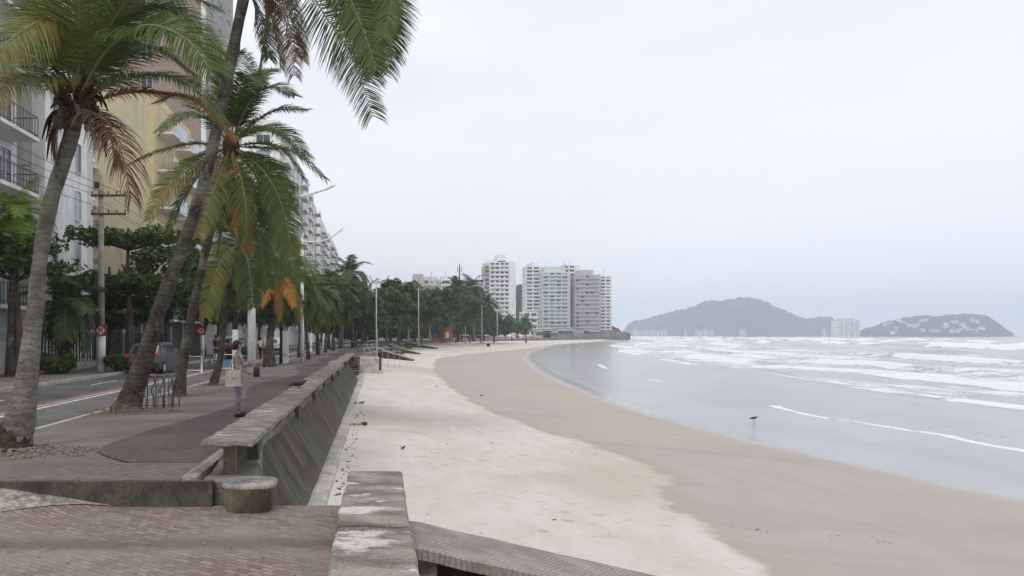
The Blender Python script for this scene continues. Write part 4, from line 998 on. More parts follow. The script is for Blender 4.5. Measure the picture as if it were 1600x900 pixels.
# litter and soil at palm feet
def patch(label, c, rx, ry, n, seed, mats, sz=.05):
    rr = random.Random(seed); mb = MB()
    for i in range(n):
        a = rr.uniform(0, 6.28); q = rr.random() ** .6; x = c[0] + math.cos(a) * q * rx; y = c[1] + math.sin(a) * q * ry; s = sz * rr.uniform(.5, 1.7)
        z = c[2] + .012 + .03 * (1 - q)
        mb.ball((x, y, z), (s, s * rr.uniform(.4, 1), s * .35), 5, 3, mat=i % len(mats), jit=.3, seed=i)
    return tag(mb.obj('leaf_litter', mats), label, 'litter', kind='stuff')
m_l1 = plain('dry_litter', (0.30, 0.26, 0.20), .95); m_l4 = plain('grey_litter', (0.20, 0.175, 0.14), .95); m_l2 = plain('dark_litter', (0.12, 0.09, 0.06), .95); m_l3 = plain('mossy_litter', (0.12, 0.13, 0.06), .95)
patch('pale sand and dry litter round the foot of the nearest palm', (-5.4, 12.0, 0), 1.3, .75, 1500, 1, [m_l1, m_l2, m_l4], .015)
patch('greenish litter ring round the foot of the leaning palm', (-5.65, 18.4, -.01), 1.25, .8, 1100, 2, [m_l3, m_l2, m_l4], .015)
patch('litter at the foot of the third palm', (-5.8, 23.2, -.01), .7, .5, 300, 3, [m_l4, m_l2], .018)
patch('litter at the foot of the fourth palm', (-5.8, 28.7, -.02), .6, .4, 200, 4, [m_l4, m_l2], .018)

rr = random.Random(41); mb = MB()
for i in range(420):
    y = 9.7 + 30 * rr.random() ** 1.8; x = rr.uniform(-6.6, -2.4)
    if i > 340: y = rr.uniform(6.4, 9.3); x = rr.uniform(-4.5, -.45)
    z = .017 if i <= 340 else -.262
    s_ = rr.uniform(.008, .026); a = rr.uniform(0, 6.28); c_, d_ = math.cos(a) * s_, math.sin(a) * s_; k = len(mb.v)
    if i > 340: z = low_z(x, y) + .006
    mb.v += [(x - c_, y - d_, z + .004), (x + d_ * .5, y - c_ * .5, z + rr.uniform(.004, .02)), (x + c_, y + d_, z + .005), (x - d_ * .5, y + c_ * .5, z + rr.uniform(.004, .015))]
    mb.f.append((k, k + 1, k + 2, k + 3)); mb.mi.append(i % 3)
tag(mb.obj('fallen_leaves', [m_l1, m_l2, m_l3], fixn=False), 'small dry leaves and sand grit scattered over the promenade paving', 'leaves', kind='stuff')
# ------------------------------------------------------------------ poles, lamps, posts
def lamp(label, x, y, z0, top, arm_r, arm_l, rise, r=.07, mat='galv', dir_=0.0, paint=None):
    e = empty('lamp_post', (x, y, z0), dir_, label, 'lamp post', 'gull wing lamp posts along the beach front')
    h = top - z0
    MB().tube([(0, 0, -.1), (0, 0, h * .5), (0, 0, h)], [r * 1.15, r, r * .8], 10).obj('pole', mat, e, True)
    if paint: MB().tube([(0, 0, 0), (0, 0, paint)], r * 1.25 + .01, 12).obj('painted_base', 'white', e, True)
    for s, l in ((1, arm_r), (-1, arm_l)):
        za = h - .55
        P = catmull([(0, 0, za), (s * l * .30, 0, za - .04), (s * l * .6, 0, za + rise * .12), (s * l * .85, 0, za + rise * .6), (s * l, 0, za + rise)], 14)
        MB().tube(P, [.05] * 9 + [.055, .06, .06, .05, .02], 7).obj('arm', mat, e, True)
    return e
lamp('white light pole beside the standing person with a long curved arm against the sky', -5.46, 35, 0, CAMZ + 235 / FOC * 35, 3.7, 2.6, .55, .165, 'white')
lamp('tall white pole right of the square white post with a curved arm against the sky', -4.92, 53, 0, CAMZ + 160 / FOC * 53, 2.75, 2.0, .9, .12, 'white')
lamp('slim grey lamp post on the beach edge above the stair block', 0.0, 76, -.95, Q(588, 433, 76).z, 1.25, .6, .75, .065)
lamp('second beach lamp with curved arms in front of the dark trees', Q(654, 500, 150).x, 150, -.2, Q(654, 448, 150).z, 1.9, .9, 1.3, .10)
lamp('beach lamp behind the right side of the red kiosk', Q(727, 500, 235).x, 235, -.6, Q(727, 468, 235).z, 2.0, 1.2, 1.4, .15)
lamp('farthest beach lamp in front of the small trees', Q(753, 500, 255).x, 255, -.6, Q(753, 476, 255).z, 2.0, 1.2, 1.4, .15)
lamp('white lamp in front of the foot of the first tower', Q(777, 500, 275).x, 275, -.4, Q(777, 484, 275).z, 2.0, 1.0, 1.2, .15)
o = empty('lamp_post', (Q(589, 500, 66).x, 66, -.95), 0, 'short thin post standing on the sand by the stair block', 'post')
MB().tube([(0, 0, -.1), (0, 0, 3.2)], .045, 8).obj('pole', 'galv', o)
o.name = 'thin_post'
def wpost(label, px, yb, yt, w):
    p = G(px, yb, 0); zt = CAMZ - (yt - PVY) / FOC * p.y
    e = empty('white_post', p, 0, label, 'post', 'white painted posts along the promenade')
    ww = w / FOC * p.y / 2
    rough_box('post_shaft', -ww, ww, -ww, ww, -.05, zt, 'white', .006, .3, e, .015)
wpost('white post directly behind the head of the standing person', 368, 572, 515, 8.5)
wpost('square white post between the palm trunks in mid promenade', 446, 567, 517, 8.5)
wpost('thin white post right of the distant person in blue', 506, 547, 521, 3.2)
wpost('thin white post left of the distant person in blue', 486, 549, 520, 3.2)
wpost('narrow white post in the far palm row', 518, 545, 522, 2.4)
wpost('small white post near the end of the promenade', 565.5, 536, 520, 2.0)
wpost('small white post before the dark trees right of the slim lamp', 618, 533, 521, 2.0)
# utility pole with crossarms and sign
up_ = empty('utility_pole', (Q(158, 500, 39).x, 39, 0), 0, 'grey concrete utility pole with two crossarms and white painted foot', 'utility pole')
MB().tube([(0, 0, -.1), (0, 0, 4.5), (0, 0, 8.9)], [.19, .155, .12], 12).obj('pole', 'pole_grey', up_, True)
MB().tube([(0, 0, 0), (0, 0, 2.2)], .215, 14).obj('painted_foot', 'white', up_, True)
mwood = plain('crossarm_wood', (.09, .06, .045), .85)
for z in (8.55, 7.65):
    c = MB().box(-.45, 1.25, -.17, -.06, z - .05, z + .05).obj('crossarm', mwood, up_)
    for x in (-.4, -.05, .4, .8, 1.2): MB().tube([(x, -.115, z + .05), (x, -.115, z + .2)], [.03, .045], 7).obj('insulator', 'bollard', c)
for i, (x, z) in enumerate(((-.4, 8.75), (.4, 8.75), (1.2, 8.75), (.8, 7.85))):
    x0 = up_.location.x + x
    P = [Vector((x0 - .3 * t, lerp(10, 39, t), z + 1.0 * (t - .5) ** 2 * 2 - .5)) for t in [q / 10 for q in range(11)]]
    w = MB().tube(P + [Vector((x0 - .3 - .1 * q, 39 + q * 6, z - .5 * math.sin(min(1, q / 6) * math.pi))) for q in range(1, 7)], .012, 4).obj('power_line', 'black')
    tag(w, ['outermost left', 'second from left', 'rightmost upper', 'single lower'][i] + ' power line carried by the utility pole', 'cable', 'power lines over the far pavement')
def nosign(label, px, py, d, rad):
    e = empty('road_sign', Q(px, py, d), 0, label, 'road sign', 'no parking signs')
    MB().box(-rad * 1.05, rad * 1.05, .0, .02, -rad * 1.05, rad * 1.05).obj('sign_plate', 'sign_red', e)
    mb = MB(); n = 24
    V = []; F = []
    for k in range(n):
        a = 2 * math.pi * k / n; V += [(math.cos(a) * rad * .9, -.006, math.sin(a) * rad * .9), (math.cos(a) * rad * .72, -.006, math.sin(a) * rad * .72)]
    for k in range(n): F.append((2 * k, 2 * k + 1, (2 * k + 3) % (2 * n), (2 * k + 2) % (2 * n)))
    F2 = [tuple(2 * k + 1 for k in range(n))]
    meshobj('sign_disc', V, F2, 'white', e)
    for s in (1, -1):
        w = .09 * rad; a = (math.cos(R(45)) * rad * .74, math.sin(R(45)) * rad * .74 * s); nx_, nz_ = -a[1] / rad * w, a[0] / rad * w
        meshobj('sign_bar', [(-a[0] + nx_, -.010 - .003 * s, -a[1] + nz_), (-a[0] - nx_, -.010 - .003 * s, -a[1] - nz_), (a[0] - nx_, -.010 - .003 * s, a[1] - nz_), (a[0] + nx_, -.010 - .003 * s, a[1] + nz_)], [(0, 1, 2, 3)], 'sign_red', e)
    meshobj('sign_letter', [(-.24 * rad, -.008, -.45 * rad), (-.1 * rad, -.008, -.45 * rad), (-.1 * rad, -.008, .45 * rad), (-.24 * rad, -.008, .45 * rad),
      (.3 * rad, -.008, .45 * rad), (.3 * rad, -.008, .0), (-.1 * rad, -.008, .0), (-.1 * rad, -.008, .12 * rad), (.18 * rad, -.008, .12 * rad), (.18 * rad, -.008, .33 * rad), (-.1 * rad, -.008, .33 * rad)],
      [(0, 1, 2, 3), (3, 2, 10), (2, 10, 9, 4), (9, 8, 5, 4), (8, 7, 6, 5)], 'black', e)
    return e
nosign('red and white no parking sign on the utility pole', 157.5, 516, 38.7, .27)
nosign('distant red ringed sign on the white post behind the barricade', 314, 517, 61, .30)
e = empty('white_post', (Q(316, 500, 61.2).x, 61.2, 0), 0, 'white post carrying the distant red ringed sign', 'post', 'white painted posts along the promenade')
MB().tube([(0, 0, -.1), (0, 0, 2.15)], .17, 12).obj('post_shaft', 'white', e, True); MB().tube([(0, 0, 2.15), (0, 0, 3.6)], .1, 10).obj('pole', 'pole_grey', e, True)
# telecom mast
e = empty('telecom_mast', (Q(718, 500, 300).x, 300, 0), 0, 'slim dark telecom mast rising above the trees', 'mast')
MB().tube([(0, 0, 0), (0, 0, CAMZ + 112 / FOC * 300)], [.42, .22], 10).obj('pole', 'metal', e, True)
for s in (-.7, .8): MB().box(s - .12, s + .12, -.5, -.3, 25.4, 27.4).obj('antenna', 'metal', e)

# bike rack
br = empty('bike_rack', (-5.75, 19.25, 0), math.atan2(.35, .75), 'dark steel bike rack of curled hoops beside the leaning palm', 'bike rack')
for i in range(5):
    x = .04 + i * .2
    P = catmull([(x, 0, 0), (x, 0, .45), (x - .005, 0, .66), (x + .05, 0, .76), (x + .13, 0, .74), (x + .17, 0, .64), (x + .13, 0, .52), (x + .09, 0, .42), (x + .12, 0, .30), (x + .16, 0, .22), (x + .16, 0, 0)], 40)
    MB().tube(P, .0135, 6).obj('hoop', 'metal', br, True)
for i in range(9): MB().tube([(x0 := .0 + i * .125, .05, 0), (x0, .05, .34 if i % 2 else .72)], .009, 5).obj('upright', 'metal', br)
MB().tube([(0, .05, .72), (1.02, .05, .76)], .011, 6).obj('top_rail', 'metal', br)
MB().tube([(0, .05, .05), (1.02, .05, .05)], .011, 6).obj('bottom_rail', 'metal', br)

# barricades
def barricade(label, px, d, w, h, rz, mat='white', panel=None):
    e = empty('barricade', (Q(px, 500, d).x, d, -.11), rz, label, 'barricade', 'folding barricades by the road')
    for y, s in ((-.25, 1), (.25, -1)):
        fr = MB().tube([(-w / 2, y, 0), (-w / 2, y * .2, h), (w / 2, y * .2, h), (w / 2, y, 0)], .026, 6).obj('frame', mat, e)
    MB().tube([(-w / 2, -.22, .14), (w / 2, -.22, .14)], .022, 6).obj('bottom_rail', mat, e)
    if panel: MB().box(-w / 2 + .04, w / 2 - .04, -.20, -.18, .2, .55).obj('panel', panel, e)
barricade('white folding barricade beside the road behind the third palm', 303, 39.5, .75, .82, .35)
barricade('white barricade with blue panels behind the standing person', 352, 42, .9, .85, -.1, 'white', plain('blue_panel', (.10, .22, .33), .5))

# ------------------------------------------------------------------ vehicles
def car(label, loc, rz, paint, sc=1.0):
    e = empty('parked_car', loc, rz, label, 'car', 'cars on the beach road'); e.scale = (sc,) * 3
    # local: rear faces -y, width x
    prof = [(-2.05, .42), (-2.1, .62), (-2.08, .98), (-1.98, 1.06), (-1.72, 1.52), (-1.5, 1.62), (-.2, 1.66), (.35, 1.58), (1.0, 1.08), (1.9, .95), (2.12, .78), (2.14, .45), (2.0, .28), (-1.95, .28)]
    V = []; F = []; n = len(prof); xs = [(-.88, 0), (-.84, .0), (.84, 0), (.88, 0)]
    cols = [-.86, -.80, .80, .86]
    for q, x in enumerate((-.88, -.74, -.3, .3, .74, .88)):
        for (y, z) in prof:
            k = 1.0
            if z > 1.1: k = 1 - (z - 1.06) * .30
            inset = .97 if q in (0, 5) else 1.0
            V.append((x * k, y * (inset if abs(y) > 1.9 else 1), z if q not in (0, 5) else min(z, 1.63) - (.03 if z > .9 else 0)))
    for q in range(5):
        for k in range(n):
            k2 = (k + 1) % n; F.append((q * n + k, q * n + k2, (q + 1) * n + k2, (q + 1) * n + k))
    F.append(tuple(range(n))); F.append(tuple(5 * n + k for k in range(n))[::-1])
    mb = MB(); mb.v = V; mb.f = F; mb.mi = [0] * len(F); mb.obj('body', paint, e, False, .02)
    meshobj('rear_window', [(-.60, -2.0, 1.10), (.60, -2.0, 1.10), (.53, -1.775, 1.47), (-.53, -1.775, 1.47)], [(0, 1, 2, 3)], 'glass', e)
    meshobj('windscreen', [(-.62, 1.005, 1.12), (.62, 1.005, 1.12), (.56, .43, 1.55), (-.56, .43, 1.55)], [(3, 2, 1, 0)], 'glass', e)
    for s in (1, -1):
        meshobj('side_window', [(s * .885, -1.75, 1.1), (s * .885, .8, 1.12), (s * .765, .3, 1.52), (s * .765, -1.55, 1.52)], [(0, 1, 2, 3)], 'glass', e)
        MB().box(s * .87 - .10, s * .87 + .0 if s > 0 else s * .87 + .10, -2.12, -2.0, .84, 1.08).obj('tail_light', 'sign_red', e)
        MB().box(s * .62 - .16, s * .62 + .16, 2.08, 2.17, .66, .82).obj('headlight', 'frame', e)
        MB().box(s * 1.0 - .09, s * 1.0 + .09, .75, .87, 1.02, 1.16).obj('mirror', paint, e, False, .02)
        for y in (-1.3, 1.35):
            w = MB().tube([(s * .70, y, .33), (s * .90, y, .33)], .33, 20).obj('wheel', 'black', e)
            MB().tube([(s * .895, y, .33), (s * .915, y, .33)], .19, 14).obj('rim', 'galv', w)
    MB().box(-.26, .26, -2.125, -2.10, .62, .75).obj('number_plate', 'frame', e)
    MB().box(-.86, .86, -2.16, -2.02, .34, .56).obj('rear_bumper', 'black', e, False, .02)
    return e
p_grey = plain('car_paint_grey', (.085, .09, .09), .3, .3, .6); p_white = plain('car_paint_white', (.6, .6, .6), .3, 0, .6); p_dark = plain('car_paint_black', (.03, .03, .033), .25, 0, .6)
car('grey car seen from behind, half hidden by the leaning palm trunk', (Q(228, 500, 38.3).x, 40.4, -.12), -.12, p_grey, .92)
car('white car far up the road between the palm trunks', (-10.6, 83, -.12), 0, p_white)
car('dark car far up the road left of the square white post', (-11.2, 66, -.12), .05, p_dark)
car('white car parked in the dark gap beyond the barricade', (-13.3, 72, 0), 0, p_white)

# bicycles
def bicycle(label, loc, rz):
    e = empty('bicycle', loc, rz, label, 'bicycle', 'bicycles on the promenade')
    for x in (-.52, .52):
        n = 20; w = MB().tube([(x + .33 * math.cos(2 * math.pi * k / n), 0, .35 + .33 * math.sin(2 * math.pi * k / n)) for k in range(n + 1)], .02, 5, cap=False).obj('wheel', 'black', e)
    mb = MB()
    for a, c in (((-.52, 0, .35), (-.1, 0, .32)), ((-.52, 0, .35), (-.2, 0, .82)), ((-.1, 0, .32), (-.22, 0, .9)), ((-.1, 0, .32), (.34, 0, .78)), ((-.2, 0, .82), (.34, 0, .82)), ((.32, 0, .95), (.52, 0, .35))): mb.tube([a, c], .02, 5)
    mb.obj('frame', 'galv', e)
    MB().tube([(.28, -.25, .98), (.34, 0, .97), (.28, .25, .98)], .015, 5).obj('handlebar', 'metal', e)
    MB().box(-.34, -.1, -.06, .06, .89, .94).obj('saddle', 'black', e, False, .015)
    return e
bicycle('bicycle ridden past the fourth palm trunk', (Q(338, 500, 45).x, 45, -.11), 1.3)
for i, (px, d, rz, lab) in enumerate([(583, 84, .3, 'bicycle leaning left of the slim beach lamp'), (590, 82, -.2, 'bicycle parked at the foot of the slim beach lamp'), (597, 85, .5, 'bicycle parked right of the slim beach lamp')]):
    bicycle(lab, (min(Q(px, 500, d).x, interp(XE, d) - .7) if False else Q(px, 500, d).x - .9, d, 0.0), rz)
r = empty('stair_railing', (-1.0, 64, 0), 0, 'pale metal railing above the beach stair block', 'railing')
for i in range(7): MB().tube([(i * .5, i * .7, -1 if i > 1 else 0), (i * .5, i * .7, .75)], .016, 5).obj('post', 'galv', r)
for z in (.4, .75): MB().tube([(0, 0, z), (3.0, 4.2, z)], .016, 5).obj('rail', 'galv', r)

# ------------------------------------------------------------------ people
def skin_mesh(verts, edges, radii, root=0, sub=2):
    me = bpy.data.meshes.new('tmp'); me.from_pydata([tuple(v) for v in verts], edges, [])
    o = bpy.data.objects.new('tmp', me); COL.objects.link(o)
    md = o.modifiers.new('s', 'SKIN'); md.use_smooth_shade = True
    for i, sv in enumerate(me.skin_vertices[0].data):
        r_ = radii[i]; sv.radius = r_ if isinstance(r_, tuple) else (r_, r_); sv.use_root = (i == root)
    if sub: m2 = o.modifiers.new('u', 'SUBSURF'); m2.levels = sub; m2.render_levels = sub
    dg = bpy.context.evaluated_depsgraph_get(); dg.update()
    nm = bpy.data.meshes.new_from_object(o.evaluated_get(dg)); bpy.data.objects.remove(o); bpy.data.meshes.remove(me)
    return nm
M['skin'] = plain('skin', (.33, .19, .13), .55, var=.05); M['hair'] = plain('black_hair', (.012, .010, .009), .5)
def person(label, loc, rz, H=1.65, shirt=(.1, .1, .1), pants=(.05, .06, .1), shoes='black', pose='stand', hair='hair', detail=True, shirtmat=None, pantmat=None, group='people on the promenade'):
    """local: faces +x, left side +y"""
    s = H / 1.65; e = empty('person', loc, rz, label, 'person', group); e.scale = (s, s, s)
    V = []; E = []; Rr = []
    def jt(p, r_, par=None):
        V.append(Vector(p)); Rr.append(r_)
        if par is not None: E.append((par, len(V) - 1))
        return len(V) - 1
    stride = {'stand': .03, 'walk': .22, 'ride': .0}[pose]
    hip = jt((0, 0, .90), (.115, .135)); w1 = jt((.0, 0, 1.02), (.095, .12), hip); ch = jt((.01, 0, 1.20), (.105, .135), w1); sh = jt((0, 0, 1.34), (.085, .12), ch)
    nk = jt((.012, 0, 1.42), .045, sh); hb = jt((.022, 0, 1.475), .055, nk); hd = jt((.02, 0, 1.545), (.088, .075), hb); ht = jt((.012, 0, 1.605), (.06, .055), hd)
    hands = []
    for sd in (1, -1):
        h1 = jt((0, sd * .085, .84), .088, hip); fx = stride * sd
        if pose == 'ride': kn = jt((.30, sd * .10, .78 if sd > 0 else .62), .058, h1); an = jt((.25, sd * .1, .38 if sd > 0 else .25), .038, kn); ft = jt((.40, sd * .1, .34 if sd > 0 else .2), .03, an)
        else:
            kn = jt((fx * .55 + .02, sd * .09, .47), .056, h1); cf = jt((fx * .8 - .0, sd * .09, .33), .052, kn); an = jt((fx - .02, sd * .09, .09), .035, cf); ft = jt((fx + .13, sd * .1, .035), .032, an)
        s1 = jt((0, sd * .165, 1.335), .052, sh)
        if pose == 'ride': el = jt((.20, sd * .24, 1.16), .038, s1); wr = jt((.42, sd * .24, 1.05), .027, el)
        elif pose == 'stand' and sd < 0: el = jt((-.07, sd * .215, 1.08), .04, s1); wr = jt((.14, sd * .20, .985), .027, el)
        elif pose == 'stand': el = jt((.0, sd * .22, 1.09), .04, s1); wr = jt((.19, sd * .17, 1.10), .027, el)
        else: el = jt((-.03 - fx * .4, sd * .21, 1.09), .038, s1); wr = jt((.04 - fx * .8, sd * .21, .87), .026, el)
        d = (V[wr] - V[el]).normalized(); pm = jt(V[wr] + d * .06, (.018, .034), wr); jt(V[wr] + d * .10, (.014, .03), pm); hands.append((V[wr] + d * .10, d, sd))
    me = skin_mesh(V, E, Rr, 0, 2 if detail else 1); me.materials.append(M['skin'])
    body = bpy.data.objects.new('body', me); COL.objects.link(body); body.parent = e
    if detail:
        for (hp, d, sd) in hands:      # fingers rooted in the palm
            up = Vector((0, 0, 1)); sdv = d.cross(Vector((0, sd, 0))); sdv.normalize()
            for q, (off, ln) in enumerate(((-.024, .062), (-.008, .072), (.008, .068), (.024, .052))):
                p0 = hp - d * .02 + sdv * off; p1 = hp + d * ln * .5 + sdv * off; p2 = p1 + (d * .6 + Vector((0, -sd * .5, -.3))).normalized() * ln * .5
                MB().tube([p0, p1, p2], [.009, .0085, .006], 6).obj('finger', 'skin', body, True)
            MB().tube([hp - d * .06 + sdv * .02, hp - d * .02 + sdv * .045, hp + d * .02 + sdv * .045], [.011, .010, .007], 6).obj('finger', 'skin', body, True)
        MB().ball((.108, 0, 1.535), (.018, .014, .024), 8, 6).obj('nose', 'skin', body, True)
        for sd in (1, -1):
            MB().ball((.085, sd * .032, 1.555), (.014, .014, .011), 8, 6).obj('eye', 'frame', body, True)
            MB().ball((.012, sd * .082, 1.54), (.024, .012, .032), 8, 6).obj('ear', 'skin', body, True)
        MB().ball((.098, 0, 1.498), (.012, .026, .007), 8, 5).obj('mouth', 'red', body, True)
    # hair cap
    mb = MB(); mb.ball((-.022, 0, 1.572), (.103, .094, .095), 16, 10, jit=.05, seed=3)
    mb.ball((-.075, 0, 1.515), (.06, .075, .075), 12, 8, jit=.06, seed=4)
    mb.obj('hair', hair, e, True)
    # shirt
    V2 = []; E2 = []; R2 = []
    def j2(p, r_, par=None):
        V2.append(Vector(p)); R2.append(r_)
        if par is not None: E2.append((par, len(V2) - 1))
        return len(V2) - 1
    a = j2((0, 0, .93), (.135, .155)); b_ = j2((0, 0, 1.04), (.115, .145), a); c_ = j2((.01, 0, 1.20), (.125, .155), b_); d_ = j2((0, 0, 1.34), (.09, .13), c_); j2((.005, 0, 1.385), (.06, .075), d_)
    for sd in (1, -1):
        q = j2((0, sd * .17, 1.335), .064, d_)
        el = Vector({('ride', 1): (.20, .24, 1.16), ('ride', -1): (.20, -.24, 1.16), ('stand', -1): (-.07, -.215, 1.08), ('stand', 1): (0, .22, 1.09)}.get((pose, sd), (-.03 - stride * sd * .4, sd * .21, 1.09)))
        j2(Vector((0, sd * .17, 1.335)).lerp(el, .62), .06, q)
    me = skin_mesh(V2, E2, R2, 0, 2 if detail else 1); me.materials.append(shirtmat or plain('shirt_cloth', shirt, .85)); so = bpy.data.objects.new('shirt', me); COL.objects.link(so); so.parent = e
    V2.clear(); E2.clear(); R2.clear()
    a = j2((0, 0, .95), (.125, .145)); h = j2((0, 0, .88), (.125, .145), a)
    for sd in (1, -1):
        q = j2((0, sd * .085, .80), .098, h); fx = stride * sd
        if pose == 'ride': k_ = j2((.30, sd * .10, .78 if sd > 0 else .62), .07, q)
        else: k_ = j2((fx * .55 + .02, sd * .09, .47), .07, q); k2 = j2((fx * .8, sd * .09, .30), .062, k_); j2((fx - .01, sd * .09, .10), .052, k2)
    me = skin_mesh(V2, E2, R2, 0, 2 if detail else 1); me.materials.append(pantmat or plain('trouser_cloth', pants, .85)); so = bpy.data.objects.new('trousers', me); COL.objects.link(so); so.parent = e
    if pose != 'ride':
        for sd in (1, -1):
            fx = stride * sd
            mb = MB(); mb.ball((fx + .055, sd * .095, .045), (.135, .05, .05), 12, 8); mb.obj('shoe', shoes, e, True)
    return e
m_pat, nt, b = newmat('patterned_shirt')
n_ = noiz(nt, 13, 2, .5); c = mixc(nt, ramp(nt, n_, .45, .55), (.10, .12, .12), (.34, .36, .33)); c = mixc(nt, ramp(nt, noiz(nt, 9, 2, .5, off=(3, 3, 3)), .58, .64), c, (.40, .26, .20)); setc(nt, b, c); b.inputs['Roughness'].default_value = .9
m_jean = rough_mat('faded_jeans', (.16, .17, .18), (.25, .27, .31), 5, .9, .2, .005, c3=(.12, .12, .13), s3=3)
P0 = G(372, 651, 0.016)
person('person with short black hair in patterned shirt and faded jeans standing on the dark paving', P0, .35, 1.62, shirtmat=m_pat, pantmat=m_jean)
# tote bag on the near (right) side, just behind the hip
tb = empty('tote_bag', P0 + Vector((-.05, -.27, .09)), .12, 'cream cloth tote bag with small dark print carried by the standing person', 'bag')
tb.scale = (.84, .9, .9)
m_tote = rough_mat('tote_canvas', (.42, .40, .33), (.54, .51, .43), 5, .9, .3, .01, fine=80)
V = []; F = []; nx_, nz2 = 10, 10
for sgn in (-1, 1):
    for j in range(nz2 + 1):
        for i in range(nx_ + 1):
            u = i / nx_ * 2 - 1; v = j / nz2
            th = .065 * (1 - u * u) ** .5 * (.5 + .5 * math.sin(math.pi * (1 - v) * .55 + .3)) + .004
            V.append((u * (.205 - .012 * math.sin(v * 3)), sgn * th + .008 * nz(u * 3, v * 3, sgn), .64 + .40 * v - .02 * (1 - u * u) * (v > .9)))
w_ = nx_ + 1; blk = w_ * (nz2 + 1)
for s_ in range(2):
    for j in range(nz2):
        for i in range(nx_):
            a = s_ * blk + j * w_ + i; F.append((a, a + 1, a + w_ + 1, a + w_))
for j in range(nz2):
    for i in (0, nx_):
        a = j * w_ + i; F.append((a, a + w_, a + blk + w_, a + blk))
for i in range(nx_): F.append((i, i + 1, blk + i + 1, blk + i))
meshobj('bag_body', V, F, m_tote, tb, True)
for sgn in (-1, 1):
    MB().tube(catmull([(-.09, sgn * .045, 1.0), (-.06, sgn * .03 + .03, 1.18), (0.03, sgn * .02 + .09, 1.385), (.07, sgn * .03 + .05, 1.18), (.10, sgn * .045, 1.0)], 22), .011, 6).obj('strap', m_tote, tb, True)
for (x, z) in ((-.02, .83), (.05, .84), (.015, .80)): MB().ball((x, -.072, z), (.018, .004, .013), 8, 5).obj('print_mark', 'metal', tb)
person('distant person in blue walking on the dark paving past the tall white pole', (Q(497, 500, 74).x, 74, 0), 1.57, 1.72, (.07, .08, .20), (.10, .10, .16), pose='walk', detail=False)
person('distant person in white top and black shorts by the road left of the low palm', (Q(407, 500, 60).x, 60, -.06), 1.2, 1.68, (.62, .60, .58), (.015, .015, .015), pose='walk', detail=False)
person('dark clothed person riding a bicycle past the fourth palm', (Q(338, 500, 45).x, 45, .12), 1.3, 1.66, (.025, .025, .03), (.06, .03, .03), pose='ride', detail=False)
person('dark clothed distant person by the railing at the end of the benches', (Q(573, 500, 88).x, 88, 0), .4, 1.72, (.04, .035, .035), (.03, .03, .035), pose='stand', detail=False)
person('small distant person standing on the beach edge left of the kiosk', (Q(660, 500, 205).x, 205, 0), 0, 1.7, (.05, .05, .06), (.04, .04, .05), pose='stand', detail=False)
for i, (px, c, lab) in enumerate([(712, (.55, .5, .5), 'far person in white just right of the kiosk'), (718, (.1, .18, .3), 'far person in blue right of the kiosk'), (735, (.4, .07, .05), 'far person in red between the lamps'), (741, (.5, .5, .48), 'far person in pale clothes between the lamps')]):
    person(lab, (Q(px, 500, 262).x, 262, 0), i, 1.75, c, (.08, .08, .1), pose='walk', detail=False)
# dark bag by the white pole
b_ = empty('black_backpack', (Q(398, 500, 33.5).x, 34.0, 0), .5, 'small black bag lying against the foot of the white light pole', 'bag')
MB().prism([(-.13, 0), (.13, 0), (.15, .2), (.10, .42), (-.02, .50), (-.12, .38), (-.16, .15)], -.16, .16).obj('bag_body', 'black', b_, False, .035); MB().tube(catmull([(-.1, -.1, .1), (-.14, -.2, .3), (-.04, -.1, .42)], 8), .018, 5).obj('strap', 'metal', b_); b_.scale = (.7, .7, .85)

# ------------------------------------------------------------------ birds
m_bird = plain('dark_plumage', (.03, .03, .034), .7); m_birdg = plain('grey_plumage', (.12, .12, .13), .7); m_beak = plain('bill', (.05, .04, .03), .5)
def bird(label, loc, rz, s, mat=m_bird, leg=.08, group='birds', name='bird'):
    V = [(0, 0, 0), (.06, 0, .012), (.115, 0, .045), (.15, 0, .07), (-.07, 0, .0), (-.15, 0, -.012), (-.20, 0, -.02)]
    me = skin_mesh(V, [(0, 1), (1, 2), (2, 3), (0, 4), (4, 5), (5, 6)], [(.045, .05), (.04, .045), (.022, .024), (.022, .024), (.034, .04), (.010, .024), (.005, .026)], 0, 2)
    e = empty(name, loc, rz, label, 'bird', group); e.scale = (s,) * 3
    me.materials.append(mat); o = bpy.data.objects.new('body', me); COL.objects.link(o); o.parent = e; o.location = (0, 0, leg + .045)
    z = leg + .045
    MB().tube([(.165, 0, .07 + z), (.20, 0, .062 + z)], [.008, .002], 6).obj('bill', m_beak, e)
    for sd in (1, -1):
        MB().ball((-.03, sd * .042, .008 + z), (.085, .012, .030), 10, 6).obj('wing', mat, e, True)
        MB().tube([(0, sd * .018, z - .03), (.004, sd * .018, .0), (.03, sd * .018, .0)], .0045, 5).obj('leg', m_beak, e)
    return e
g = G(1178, 661.5, SEAZ + .01); bird('dark long legged bird standing alone in the shallow water', g, .15, 1.05, m_bird, .17)
p = G(460, 606, .46); bird('dark pigeon sitting on the bench slab', (-1.9, p.y, .47), .5, 1.35, m_bird, .02)
for i, (px, py, rz, lab) in enumerate([(555.5, 636, 1.2, 'left of the two pigeons on the sand near the wall'), (565.5, 635, .4, 'right of the two pigeons on the sand near the wall'), (682, 600, 2, 'small bird on the pale sand right of the stair block'), (752, 609, 2.8, 'small bird on the sand farthest from the wall'), (630, 703, 1.0, 'small dark bird alone on the pale sand in the middle')]):
    g = G(px, py, -1.0); g.z = beach_z(g.x, g.y) + .005; bird(lab, g, rz, .85 if i < 2 else .55, m_birdg if i < 2 else m_bird, .05)

